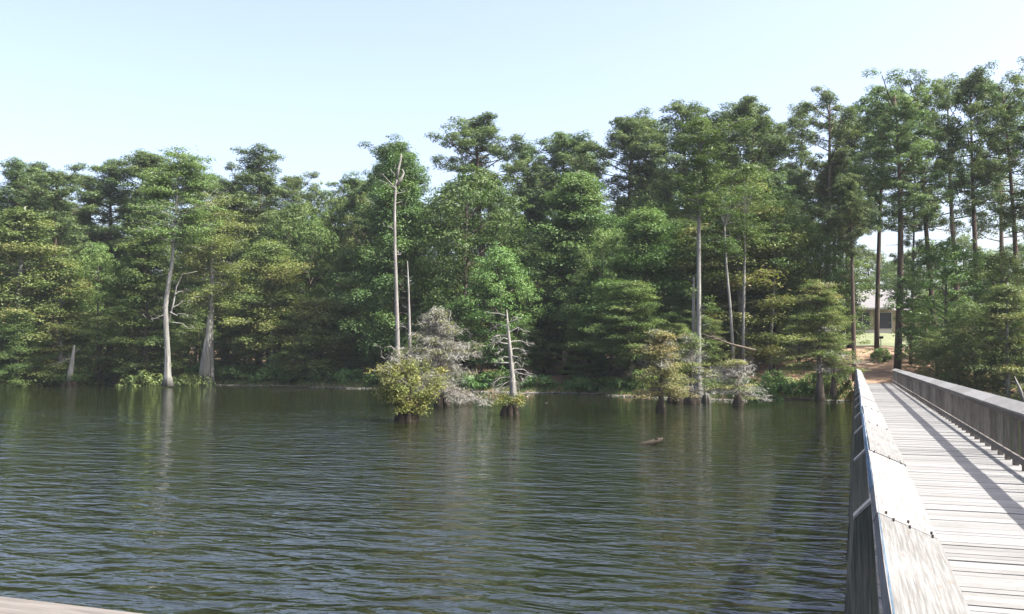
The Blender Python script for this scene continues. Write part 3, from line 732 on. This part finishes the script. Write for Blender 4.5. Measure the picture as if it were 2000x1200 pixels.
tr.build('trunk', M['bark_pale'], o, True); link('crown', lv.mesh('crown', M['cypg'], rng), o); link('dead_twigs', dl.mesh('dead_twigs', M['twig'], rng), o)

# twin-trunked cypress beside it
r = 104.0; o, g = special('cypress_tree', 'cypress with two pale fluted trunks joined at the foot, dense round crown', 'cypress tree', 404, r)
g = o.location[2]; tr = MB(); lv = Leaves()
for k, (pts, rad) in enumerate([([(399, 731, 0), (402, 700, 0), (407, 650, 0), (410, 600, 0), (410, 540, 0), (408, 430, 0)], [.75, .5, .36, .28, .2, .05]),
                                ([(412, 731, .3), (411, 700, .3), (411, 650, .3), (412, 600, .3)], [.42, .26, .2, .15])]):
    pp = np.array(path_px(pts, 404, r, g)); pp[0, 2] = -.3; tr.tube(pp, rad, 14, lobes=(np.linspace(.35, 0, len(rad)), 6, k))
for i in range(85):
    u = rng.random(); py = 610 - 215 * u; a = rng.random() * 6.28; L = (34 + 50 * math.sin(math.pi * min(1, .15 + u * .8))) * (.4 + .6 * rng.random())
    q = path_px([(409, py, 0), (409 + L * math.cos(a) + 10 * u, py - 5 + rng.normal() * 10 + (12 if u < .3 else 0), L * math.sin(a) * r / F)], 404, r, g); limb(tr, q[0], q[1], .05, rng, 4, .05)
    base = .3 + .4 * rng.random()
    for k in range(7):
        sp_ = .3 + .75 * rng.random(); c = np.array(q[0]) + (np.array(q[1]) - np.array(q[0])) * sp_ + rng.normal(size=3) * [.5, .5, .25]
        spray(lv, rng, c, 40, .4, .17, .23, .09, base)
tr.build('trunk', M['bark_pale'], o, True); link('crown', lv.mesh('crown', M['cyp'], rng), o)

# tall thin cypress right of centre, with two limbs sweeping up to the right
r = 66.0; o, g = special('cypress_tree', 'tall thin cypress with bare pale trunk and two limbs sweeping up right', 'cypress tree', 1366, r, -.2)
tr = MB(); lv = Leaves()
tp = np.array(path_px([(1364, 785, 0), (1364, 760, 0), (1365, 700, 0), (1366, 600, 0), (1367, 500, 0), (1368, 420, 0), (1370, 350, 0), (1374, 290, 0), (1380, 235, 0)], 1366, r, g))
tr.tube(tp, [.42, .24, .17, .155, .145, .13, .1, .07, .03], 12, lobes=(np.array([.35, .25, .1, 0, 0, 0, 0, 0, 0]), 6, 0))
tr.tube(np.array(path_px([(1357, 785, .2), (1357, 700, .2), (1356, 600, .2), (1357, 540, .2)], 1366, r, g)), [.2, .12, .1, .05], 7)
sweeps = [[(1370, 350, 0), (1385, 300, 0), (1405, 262, 0), (1432, 240, 0), (1470, 230, 0)], [(1369, 400, 0), (1395, 375, 0), (1420, 350, 0), (1450, 330, 0), (1480, 325, 0)]]
for sw in sweeps:
    q = np.array(path_px(sw, 1366, r, g)); tr.tube(q, [.12, .1, .08, .05, .02], 6)
    for i in range(36):
        s = .15 + .85 * rng.random(); c = np.array([np.interp(s * 4, range(5), q[:, j]) for j in range(3)]) + [rng.normal() * .3, rng.normal() * .35, .05 - .25 * rng.random()]
        spray(lv, rng, c, 40, .28, .16, .2, .08, .45 + .2 * rng.random(), .6)
for i in range(70):
    u = rng.random(); py = 430 - 190 * u; a = rng.random() * 6.28; L = (60 * (1 - .55 * u)) * (.35 + .65 * rng.random())
    q = path_px([(1369, py + 6, 0), (1369 + L * math.cos(a), py - 14 + rng.normal() * 8, L * math.sin(a) * r / F)], 1366, r, g); limb(tr, q[0], q[1], .04, rng, 4, .05)
    base = .3 + .4 * rng.random()
    for k in range(5):
        sp_ = .3 + .75 * rng.random(); c = np.array(q[0]) + (np.array(q[1]) - np.array(q[0])) * sp_ + rng.normal(size=3) * [.25, .25, .08]
        spray(lv, rng, c, 34, .25, .08, .17, .07, base)
for i in range(16):          # small tufts along the bare trunk
    py = 440 + 300 * rng.random(); s = rng.choice([-1, 1]); L = 8 + 16 * rng.random()
    q = path_px([(1366, py, 0), (1366 + s * L, py - 6, rng.normal() * .5)], 1366, r, g); limb(tr, q[0], q[1], .03, rng, 3)
    for k in range(2): spray(lv, rng, np.array(q[1]) + rng.normal(size=3) * .15, 22, .22, .08, .16, .07, .5)
tr.build('trunk', M['bark_pale'], o, True); link('crown', lv.mesh('crown', M['cypg'], rng), o)

# slim trunks on the bank right of it
for px, pts, r, L, crown in [
    (1432, [(1432, 730), (1431, 670), (1428, 600), (1422, 520), (1420, 440)], 74, 'slim crooked grey trunk between the tall cypress and the paler straight trunk', (1425, 400)),
    (1452, [(1451, 725), (1452, 650), (1455, 560), (1457, 500), (1458, 420)], 76, 'straight pale grey trunk right of the slim crooked one', (1462, 380)),
    (1506, [(1504, 712), (1507, 650), (1512, 590), (1514, 520), (1515, 450)], 80, 'pale thin trunk standing against a dark one in the shaded bank', (1518, 430))]:
    o, g = special('cypress_tree', L, 'cypress tree', px, r); tr = MB(); lv = Leaves()
    q = np.array(path_px([(a, b_, 0) for a, b_ in pts], px, r, g)); q[0, 2] = -.3; tr.tube(q, [.2, .125, .105, .085, .03], 9)
    for i in range(40):
        a = rng.random() * 6.28; c = np.array(path_px([(crown[0] + 42 * math.cos(a) * rng.random(), crown[1] + 150 * (rng.random() - .35), 1.6 * math.sin(a))], px, r, g)[0])
        limb(tr, [q[-1][0], q[-1][1], min(q[-1][2], c[2] - .3)], c, .02, rng, 3)
        for k in range(3): spray(lv, rng, c + rng.normal(size=3) * [.3, .3, .1], 40, .32, .1, .18, .08, .4)
    tr.build('trunk', M['bark_pale'], o, True); link('crown', lv.mesh('crown', M['cypg'], rng), o)

# tall bleached snag
r = 58.0; o, g = special('dead_tree', 'tallest bleached dead trunk, forked at the top, standing behind the left islet', 'dead tree', 776, r, -.5)
tr = MB(); dl = Leaves()
tp = np.array(path_px([(779, 790, 0), (777, 690, 0), (775, 620, 0), (773, 560, 0), (770, 480, 0), (769, 400, 0), (771, 360, 0), (775, 340, 0)], 776, r, g))
tr.tube(tp, [.24, .15, .13, .115, .1, .085, .075, .06], 10)
tr.tube(path_px([(773, 362, 0), (781, 350, 0), (786, 338, 0), (783, 330, 0)], 776, r, g), [.1, .09, .06, .02], 7)
tr.tube(path_px([(773, 350, 0), (776, 330, 0), (780, 312, 0), (781, 300, 0)], 776, r, g), [.1, .08, .05, .02], 7)
for a, b_, c, d_ in [(772, 366, 740, 352), (771, 372, 745, 342), (770, 380, 790, 372), (770, 400, 783, 392), (770, 450, 756, 440), (771, 500, 782, 492), (776, 690, 735, 672), (774, 352, 760, 330), (776, 640, 790, 632)]:
    q = path_px([(a, b_, 0), (c, d_, rng.normal() * .3)], 776, r, g); limb(tr, q[0], q[1], .035, rng, 4)
    twigs(dl, rng, q[1], 6, .2, .12, .4)
tr.build('trunk', M['bark_dead'], o, True); link('dead_twigs', dl.mesh('dead_twigs', M['twig'], rng), o)
r = 57.0; o, g = special('dead_tree', 'thin broken grey snag beside the tallest bleached trunk', 'dead tree', 799, r, -.5)
tr = MB(); tr.tube(np.array(path_px([(801, 785, 0), (801, 700, 0), (799, 620, 0), (797, 560, 0), (795, 510, 0)], 799, r, g)), [.16, .1, .075, .055, .015], 8)
for i in range(14):
    py = 530 + 150 * rng.random(); s = rng.choice([-1, 1]); q = path_px([(799, py, 0), (799 + s * (5 + 10 * rng.random()), py - 5, rng.normal() * .3)], 799, r, g); limb(tr, q[0], q[1], .014, rng, 3)
tr.build('trunk', M['bark_dead'], o, True)

# stumps: knobbly root masses standing in the water
def stump(tr, cx, cy, rad, h, rng, n=5):
    for i in range(n):
        a = i / n * 6.28 + rng.random() * .5; rr = rad * .55; x, y = cx + math.cos(a) * rr, cy + math.sin(a) * rr * .8
        hh = h * (.7 + .4 * rng.random())
        tr.tube([(x + math.cos(a) * rad * .3, y + math.sin(a) * rad * .3, -.7), (x, y, hh * .3), (x - math.cos(a) * rad * .15, y, hh * .75), (cx + (x - cx) * .5, cy + (y - cy) * .5, hh)],
                [rad * .4, rad * .36, rad * .3, rad * .14], 9, lobes=(np.array([.15, .15, .12, .1]), 3, a))
    tr.tube([(cx, cy, -.5), (cx, cy, h * .8)], [rad * .6, rad * .4], 10)

# big grey half-dead cypress of the left islet
r = 55.5; px0 = 852; o, g = special('cypress_tree', 'half-dead bushy cypress with grey bare twigs on the left islet', 'cypress tree', px0, r, 0)
tr = MB(); dl = Leaves(); lv = Leaves(); stump(tr, .4, 0, .6, .5, rng)
tp = np.array(path_px([(866, 795, 0), (860, 740, 0), (856, 680, 0), (855, 615, 0)], px0, r, g)); tr.tube(tp, [.22, .13, .09, .03], 8)
for i in range(120):
    u = rng.random(); py = 778 - 160 * u; a = rng.random() * 6.28; L = (112 * (1 - u) ** .8 + 12) * (.3 + .85 * rng.random() ** 1.3); px_ = np.interp(py, [615, 795], [855, 866])
    ex = px_ + L * math.cos(a); dr = (14 if math.cos(a) > .3 and u < .45 else -4)
    q = path_px([(px_, py - 8, 0), (ex, py + dr + rng.normal() * 6, L * math.sin(a) * r / F * .8)], px0, r, g)
    q[1] = (q[1][0], q[1][1], max(q[1][2], .35)); limb(tr, q[0], q[1], .028, rng, 4, .06, 4)
    d = np.array(q[1]) - np.array(q[0])
    for k in range(6):
        c = np.array(q[0]) + d * (.3 + .75 * rng.random()) + rng.normal(size=3) * [.2, .2, .08]
        twigs(dl, rng, c, 20, .22, .12, .36, unit(d) + np.array([0, 0, -.25]))
    if ex < 850 + 40 * u or rng.random() < .3:
        for k in range(3): spray(lv, rng, np.array(q[0]) + d * (.5 + .5 * rng.random()), 26, .24, .09, .13, .055, .5)
tr.build('trunk', M['bark_brown'], o, True); link('dead_twigs', dl.mesh('dead_twigs', M['twig'], rng), o); link('crown', lv.mesh('crown', M['rust'], rng), o)
# yellow bush growing from the black stump in front
p = on_level(795, 823); r = math.hypot(p[0], p[1]); px0 = 797
o, g = special('shrub', 'yellow-green bush sprouting from a black stump, nearest islet', 'shrub', px0, r, 0)
st = MB(); stump(st, -.05, 0, .62, .55, rng, 7); st.build('stump', M['stump'], o, True)
tr = MB(); lv = Leaves(); dl = Leaves()
for i in range(80):
    a = rng.random() * 6.28; rr = math.sqrt(rng.random()); py = 805 - 105 * rng.random() * (1 - .25 * rr); rad_px = 54 * math.sin(math.pi * np.interp(py, [690, 815], [.22, .85])) * (1 + .28 * math.sin(a * 3 + 1) + .15 * rng.normal())
    c = np.array(path_px([(800 + rad_px * rr * math.cos(a) - (805 - py) * .1, py, rad_px * rr * math.sin(a) * r / F)], px0, r, g)[0]); c[2] = max(c[2], .3)
    limb(tr, (rng.normal() * .1, 0, .4), c, .02, rng, 4, .06, 4)
    t = .35 + .5 * rng.random()
    for k in range(3): spray(lv, rng, c + rng.normal(size=3) * [.12, .12, .08], 40, .15, .1, .105, .062, t, .5)
for i in range(30):
    c = np.array(path_px([(745 + 60 * rng.random(), 690 + 60 * rng.random(), rng.normal() * .5)], px0, r, g)[0]); limb(tr, (0, 0, 1), c, .016, rng, 4, .08, 4)
    twigs(dl, rng, c, 24, .18, .12, .3, (-1, 0, .1))
    if i % 2: spray(lv, rng, c, 34, .16, .1, .1, .05, .85)
tr.build('stems', M['bark_brown'], o, True); link('leaves', lv.mesh('leaves', M['yellow'], rng), o); link('dead_twigs', dl.mesh('dead_twigs', M['twig'], rng), o)

# bare dead tree on the middle islet
p = on_level(995, 811); r = math.hypot(p[0], p[1]); px0 = 996
o, g = special('dead_tree', 'bare bleached dead tree with drooping limbs on its own small islet', 'dead tree', px0, r, 0)
tr = MB(); dl = Leaves()
tp = np.array(path_px([(1004, 800, 0), (1002, 760, 0), (1000, 725, 0), (997, 690, 0), (993, 650, 0), (990, 605, 0)], px0, r, g)); tr.tube(tp, [.26, .16, .115, .1, .07, .02], 10, lobes=(np.array([.3, .25, .15, .1, .1, 0]), 5, 1))
for a, b_, c, d_, e, f_ in [(992, 618, 975, 612, 952, 609), (992, 640, 975, 632, 962, 642), (993, 655, 978, 655, 962, 660), (995, 672, 975, 668, 957, 674), (996, 668, 1015, 666, 1037, 671), (994, 650, 1012, 640, 1030, 650),
                            (996, 684, 1012, 681, 1026, 690), (997, 700, 985, 697, 977, 706), (998, 694, 1010, 697, 1016, 704), (999, 722, 1012, 728, 1003, 740), (1000, 724, 1022, 722, 1042, 736), (1000, 728, 1024, 732, 1038, 730),
                            (998, 738, 978, 738, 962, 750), (999, 745, 985, 750, 968, 765), (1000, 750, 1008, 746, 1012, 760), (998, 752, 976, 762, 962, 758), (1002, 758, 1010, 750, 1022, 742), (1003, 772, 1022, 770, 1044, 768), (997, 709, 975, 709, 962, 709), (994, 630, 1004, 626, 1012, 620),
                            (995, 664, 984, 660, 970, 668), (996, 678, 984, 680, 972, 690), (998, 712, 1008, 708, 1018, 716)]:
    q = path_px([(a, b_, 0), (c, d_, rng.normal() * .15), (e, f_, rng.normal() * .3)], px0, r, g); q = np.array(q)
    tr.tube(np.array([q[0], (q[0] + q[1]) / 2 + rng.normal(size=3) * .03, q[1], (q[1] + q[2]) / 2 + rng.normal(size=3) * .03, q[2]]), [.04, .033, .025, .018, .007], 5, cap=False)
    for s in (.3, .6, .85, 1): twigs(dl, rng, q[1] + (q[2] - q[1]) * s, 5, .1, .07, .3, (q[2] - q[1]) / .8 + np.array([0, 0, -.5]))
tr.build('trunk', M['bark_dead'], o, True); link('dead_twigs', dl.mesh('dead_twigs', M['twig'], rng), o)
st = MB(); stump(st, .0, 0, .55, .62, rng, 7); st.build('stump', M['stump'], o, True)
lv = Leaves()
for i in range(34):
    a = rng.random() * 6.28; c = np.array([math.cos(a) * .75 * rng.random() ** .5, math.sin(a) * .5, .55 + .45 * rng.random()]); spray(lv, rng, c, 34, .12, .09, .1, .06, .2 + .7 * rng.random(), .5)
link('sprouts', lv.mesh('sprouts', M['yellow'], rng), o)

# rusty small cypresses at the right islets
def small_islet(px0, py_base, top, half, label, lmat, dead, seed, n=60, base_h=.9, dens=1.0, name='cypress_tree', r=None):
    rng = np.random.default_rng(seed); p = on_level(px0, py_base); r = r or math.hypot(p[0], p[1]); o, g = special(name, label, 'cypress tree', px0, r, 0)
    tr = MB(); lv = Leaves(); dl = Leaves(); s = r / F
    H = zz_at(px0, top, r, 0); tp = np.array([(0, 0, -.6), (0, 0, .2), (.02, 0, base_h), (.05, 0, H * .55), (.0, 0, H)])
    tr.tube(tp, [.36, .26, .12, .07, .02], 14, lobes=(np.array([.3, .3, .15, 0, 0]), 6, seed))
    for i in range(n):
        u = rng.random(); z = base_h + (H - base_h) * u * .97; a = rng.random() * 6.28; L = half * s * (1.05 - u ** 1.7 * .85) * (.45 + .6 * rng.random())
        q0 = np.array([.03, 0, z]); q1 = q0 + [L * math.cos(a), L * math.sin(a), .2 * L * (u * 2 - .9) + rng.normal() * .1]; q1[2] = max(q1[2], .35)
        limb(tr, q0, q1, .025, rng, 4, .06, 4); d = q1 - q0; base = .3 + .5 * rng.random() * (1 if u < .7 else 1.3); isd = rng.random() < dead
        for k in range(5):
            c = q0 + d * (.3 + .75 * rng.random()) + rng.normal(size=3) * [.18, .18, .05]
            if isd: twigs(dl, rng, c, 14, .2, .09, .34, unit(d))
            else: spray(lv, rng, c, int(32 * dens), .2, .06, .12, .05, base)
    tr.build('trunk', M['bark_brown'], o, True); link('crown', lv.mesh('crown', lmat, rng), o)
    if dl.c: link('dead_twigs', dl.mesh('dead_twigs', M['twig'], rng), o)
    return o, r
small_islet(1290, 805, 645, 68, 'rusty small cypress on a dark swollen base in the water right of centre', M['rust'], .2, 801, 90)
small_islet(1348, 788, 652, 62, 'thin yellowish cypress of the islet below the tall thin cypress', M['cyp'], .35, 802, 60)
small_islet(1440, 793, 705, 60, 'low grey bare-twigged cypress leaning over the water before the bank', M['rust'], .75, 803, 46, .7)
small_islet(1626, 781, 640, 40, 'small cypress with pale flared foot beside the footbridge', M['cypg'], .1, 804, 34, 1.6)
small_islet(1600, 781, 550, 88, 'bright feathery cypress on the bank left of the footbridge', M['cyp'], .04, 806, 150, 2.3, 1.7, r=66.5)
# knees and stumps in the water
def stump_thing(px, py, rad, h, label, mat, seed, name='stump', n=5):
    rng = np.random.default_rng(seed); p = on_level(px, py); o = None
    tr = MB(); stump(tr, 0, 0, rad, h, rng, n); o = tr.build(name, mat, None, True); o.location = (p[0], p[1], 0); o.rotation_euler = (0, 0, seed); tag(o, label, 'stump'); return o
stump_thing(1322, 786, .75, .55, 'dark cypress stump at the foot of the thin yellowish cypress', M['stump'], 1)
stump_thing(1352, 788, .7, .6, 'pale-topped cypress stump beside the foot of the tall thin cypress', M['bark_brown'], 2)
stump_thing(1380, 787, .35, .7, 'small pale cypress knee right of the tall thin cypress', M['bark_pale'], 3)
stump_thing(1258, 776, .7, .5, 'black root mass at the shore behind the rusty small cypress', M['stump'], 4)
stump_thing(60, 753, 1.1, .7, 'black stump in the water at the far left', M['stump'], 5)
stump_thing(905, 777, .8, .6, 'dark stump behind the half-dead bushy cypress', M['stump'], 6)
# broken pale stump with sprouts, far left
p = on_level(137, 754); r = math.hypot(p[0], p[1]); o, g = special('dead_tree', 'short broken pale snag with green sprouts at its foot near the left edge', 'dead tree', 137, r, 0)
tr = MB(); tr.tube(np.array(path_px([(136, 760, 0), (137, 735, 0), (141, 700, 0), (143, 674, 0)], 137, r, 0)), [.5, .32, .2, .08], 9)
for a, b_, c, d_ in [(138, 700, 105, 714), (140, 690, 152, 682), (138, 710, 128, 700)]:
    q = path_px([(a, b_, 0), (c, d_, .2)], 137, r, 0); limb(tr, q[0], q[1], .06, rng)
tr.build('trunk', M['bark_pale'], o, True); lv = Leaves()
for i in range(26): spray(lv, rng, (rng.normal() * .7, rng.normal() * .4, .5 + .7 * rng.random()), 34, .25, .18, .2, .1, .5, .5)
link('sprouts', lv.mesh('sprouts', M['grass'], rng), o)
st = MB(); stump(st, 0, 0, .9, .45, rng, 6); st.build('stump', M['stump'], o, True)
for i, (a0, a1, yy) in enumerate([(-20, 70, 749.5), (150, 230, 749.5), (245, 312, 750), (432, 505, 752), (530, 660, 755.5), (1130, 1200, 771), (1500, 1590, 781)]):
    p, q = on_level(a0, yy), on_level(a1, yy + .6); rg = np.random.default_rng(i); L = np.linalg.norm(q - p); lg = MB()
    lg.tube([(L * s_, rg.normal() * .12, .02 + .03 * rg.random()) for s_ in np.linspace(0, 1, 8)], np.linspace(.13, .05, 8), 7)
    for s_ in (.3, .6, .8): lg.tube([(L * s_, 0, .05), (L * s_ + .3, rg.normal() * .2, .25 + .3 * rg.random())], [.03, .01], 4)
    o = lg.build('sunken_log', M['bark_brown'], None, True); o.location = (p[0], p[1], 0); o.rotation_euler = (0, 0, math.atan2(q[1] - p[1], q[0] - p[0]))
    tag(o, 'thin waterlogged log lying along the foot of the bank', 'log', 'logs along the foot of the bank')
# fallen grey tree lying on the bank
r = 71.; o, g = special('fallen_tree', 'grey fallen dead tree lying on the bank right of the tall thin cypress', 'fallen tree', 1400, r)
tr = MB(); q = path_px([(1372, 652, 0), (1400, 662, .5), (1425, 672, .8), (1470, 684, 1.2)], 1400, r, g); tr.tube(np.array(q), [.04, .06, .08, .09], 7)
for i in range(8):
    a = 1375 + 50 * rng.random(); q = path_px([(a, 655 + (a - 1375) * .3, 0), (a - 8 - 14 * rng.random(), 645 + 20 * rng.random(), rng.normal() * .6)], 1400, r, g); limb(tr, q[0], q[1], .04, rng, 3)
tr.build('trunk', M['bark_brown'], o, True)
# dead branch tree just right of the handrail at the right edge
r = 60.; o, g = special('dead_tree', 'small white dead tree in the water above the handrail at the right edge', 'dead tree', 1995, r, -.3)
tr = MB(); tr.tube(np.array(path_px([(1996, 785, 0), (1993, 765, 0), (1989, 752, 0), (1984, 735, 0)], 1995, r, g)), [.1, .08, .06, .02], 7)
for a, b_, c, d_ in [(1992, 765, 1984, 766), (1990, 755, 1999, 750), (1994, 770, 2004, 762), (1988, 748, 1980, 745)]:
    q = path_px([(a, b_, 0), (c, d_, .1)], 1995, r, g); limb(tr, q[0], q[1], .035, rng, 3)
tr.build('trunk', M['bark_dead'], o, True)
# floating log
p = on_level(1270, 868); lg = MB()
lg.tube([(-.42, 0, -.06), (-.2, .02, .0), (.1, .03, .07), (.36, .05, .15), (.44, .07, .2)], [.05, .085, .09, .07, .02], 9, lobes=(np.array([.1, .15, .1, .2, .1]), 3, 0))
lg.tube([(.1, .03, .1), (.22, -.02, .2), (.3, -.03, .21)], [.035, .025, .01], 6)
o = lg.build('driftwood_log', M['bark_brown'], None, True); o.location = (p[0], p[1], 0); o.rotation_euler = (0, 0, YAW); tag(o, 'short brown driftwood log poking out of the open water', 'log')
p = on_level(1066, 793); lg = MB(); lg.tube([(-.15, 0, -.1), (0, 0, .12), (.12, 0, .22)], [.04, .035, .02], 7); lg.tube([(0, 0, .1), (-.12, 0, .2)], [.025, .01], 5)
o = lg.build('driftwood_branch', M['bark_pale'], None, True); o.location = (p[0], p[1], 0); tag(o, 'little forked branch sticking out of the water right of the bare dead tree', 'branch')

# grassy fringe at the water line
rng = np.random.default_rng(90); lv = Leaves(); N = 16000
a = rng.uniform(az_of(-100), az_of(1660), N); rs = shore_r(a); rr = rs + rng.uniform(-.6, 3.0, N) + .8 * np.sin(a * 61) + .5 * np.sin(a * 137 + 1)
x = rr * np.sin(a); y = rr * np.cos(a); z = ground_h(x, y); hh = rng.uniform(.15, .5, N)
keep = z > -.1; c = np.stack([x, y, np.maximum(z, 0) + hh * .4], 1)[keep]
lv.add(c, rng.normal(size=c.shape) * [1, 1, .25], hh[keep], .05, rng.random(len(c)), np.tile([[0, 0, 1.]], (len(c), 1)) + rng.normal(size=c.shape) * .3)
o = link('shore_grass', lv.mesh('shore_grass', M['grass'], rng)); tag(o, 'rough grass along the edge of the bank', 'grass', kind='stuff')

lv = Leaves(); N = 9000
a = np.concatenate([rng.uniform(az_of(-80), az_of(340), N // 2), rng.uniform(az_of(420), az_of(740), N // 2), rng.uniform(az_of(900), az_of(1660), N // 3)])
rr = shore_r(a) - np.abs(rng.normal(size=len(a))) * .7 - .2 + .8 * np.sin(a * 61) + .5 * np.sin(a * 137 + 1)
c = np.stack([rr * np.sin(a), rr * np.cos(a), .012 + .03 * rng.random(len(a))], 1)
lv.add(c, np.tile([[0, 0, 1.]], (len(c), 1)) + rng.normal(size=c.shape) * .12, .12 + .3 * rng.random(len(c)), .07, .3 + .5 * rng.random(len(c)))
o = link('floating_litter', lv.mesh('floating_litter', M['twig'], rng)); tag(o, 'line of dead leaves and twigs floating at the foot of the bank', 'floating litter', kind='stuff')

# ------------------------------------------------------------------ the air over the lake
hb = MB(); hb.box(-420, 420, -60, 420, -4, 75); m, nt_, bs_ = newmat('haze'); nt_.nodes.remove(bs_)
pv = nt_.nodes.new('ShaderNodeVolumePrincipled'); pv.inputs['Density'].default_value = 0.00018; pv.inputs['Color'].default_value = (.86, .93, 1, 1); pv.inputs['Anisotropy'].default_value = 0.2
nt_.links.new(pv.outputs[0], nt_.nodes['Material Output'].inputs['Volume']); o = hb.build('haze', m); o['kind'] = 'stuff'; tag(o, 'thin summer haze over the lake and wood', 'haze')

# ------------------------------------------------------------------ the house up the path
r = 130.; xh, yh = at_range(1700, r); gz = gh(xh, yh) + .45
house = empty('house', (xh, yh, gz)); house.rotation_euler = (0, 0, -az_of(1700)); tag(house, 'low tan house with grey shingle roof seen between the trunks up the path', 'house')
s = r / F; X = lambda px: (px - 1700) * s
wall = plain('tan_wall', (0.26, 0.21, 0.13), .8, 0, .15); trim = plain('pale_trim', (.4, .39, .36), .6, 0, .05)
dark = plain('dark_opening', (.03, .03, .035), .15, 0, .2)
m, nt_, bs = newmat('grey_shingles'); n = noise(nt_, 9, 4, .6, sc3=(.4, 1, 3)); nt_.links.new(ramp(nt_, n, [(.3, (.12, .112, .108)), (.7, (.19, .178, .172))]), bs.inputs['Base Color']); bs.inputs['Roughness'].default_value = .9
x0, x1 = X(1630), X(1741); D = 9.; wh = 2.65; rh = 5.4
b = MB(); b.box(x0 + .5, x1 - .4, 0, D, -1.2, wh)
b.add([(x0 + .5, 0.0, wh), (x0 + .5, D, wh), (x0 + .5, D / 2, rh - .2)], [(0, 1, 2)]); b.add([(x1 - .4, 0, wh), (x1 - .4, D, wh), (x1 - .4, D / 2, rh - .2)], [(0, 1, 2)]); b.build('wall', wall, house)
b = MB()
for sgn in (0, 1):
    ye = -1.1 if sgn == 0 else D + .5
    b.hexa([(x0, ye, wh - .02), (x1, ye, wh - .02), (x0, D / 2, rh), (x1 + .25, D / 2, rh), (x0, ye, wh + .13), (x1, ye, wh + .13), (x0, D / 2, rh + .15), (x1 + .25, D / 2, rh + .15)])
rf = b.build('roof', m, house)
b = MB(); b.box(x0, x1, -1.2, -1.08, wh - .1, wh + .09); b.build('gutter', trim, rf)
for a0, a1, z0, z1, nm in [(1676, 1700, .3, 2.2, 'window'), (1716, 1737, .05, 2.15, 'porch_door'), (1650, 1664, .9, 2.0, 'window')]:
    b = MB(); b.box(X(a0) - .08, X(a1) + .08, -.09, -.003, z0 - .08, z1 + .08); f = b.build(nm, trim, house)
    b = MB(); b.box(X(a0), X(a1), -.12, -.093, z0, z1); b.build('pane', dark, f)
    if nm == 'window':
        b = MB(); b.box((X(a0) + X(a1)) / 2 - .04, (X(a0) + X(a1)) / 2 + .04, -.15, -.123, z0, z1); b.build('sash_bar', trim, f)
for a0 in (1665, 1704, 1713, 1740):
    b = MB(); b.box(X(a0) - .09, X(a0) + .09, -1.0, -.82, -.6, wh - .11); b.build('porch_post', wall, house)
b = MB(); b.box(x0 + .4, x1 - .3, -1.05, -.01, -.9, -.12); b.build('porch_floor', trim, house)
# a lower wing to the right, mostly behind the trunks
b = MB(); b.box(x1 - .35, X(1790), 1.5, D - 1, -1.2, 2.4); b.build('wing_wall', wall, house)
b = MB(); b.hexa([(x1 - .3, .9, 2.35), (X(1794), .9, 2.35), (x1 - .3, D / 2, 4.4), (X(1794), D / 2, 4.4), (x1 - .3, .9, 2.5), (X(1794), .9, 2.5), (x1 - .3, D / 2, 4.55), (X(1794), D / 2, 4.55)]); b.build('wing_roof', m, house)
# park grill on the lawn
xg, yg = at_range(1721, 108); iron = plain('black_iron', (.02, .02, .02), .5, .5, .2)
gr = empty('park_grill', (xg, yg, gh(xg, yg))); gr.rotation_euler = (0, 0, -az_of(1721)); tag(gr, 'black park grill on a post on the lawn in front of the house', 'grill')
b = MB(); b.tube([(0, 0, -.2), (0, 0, .75)], [.04, .04], 8); b.build('post', iron, gr)
b = MB(); b.box(-.27, .27, -.22, .22, .75, .78); b.box(-.27, -.24, -.22, .22, .781, 1.02); b.box(.24, .27, -.22, .22, .781, 1.02); b.box(-.238, .238, .19, .22, .781, 1.02); b.build('firebox', iron, gr)
b = MB()
for i in range(9): b.box(-.23 + i * .055, -.215 + i * .055, -.24, .185, .93, .945)
b.build('grate', iron, gr)
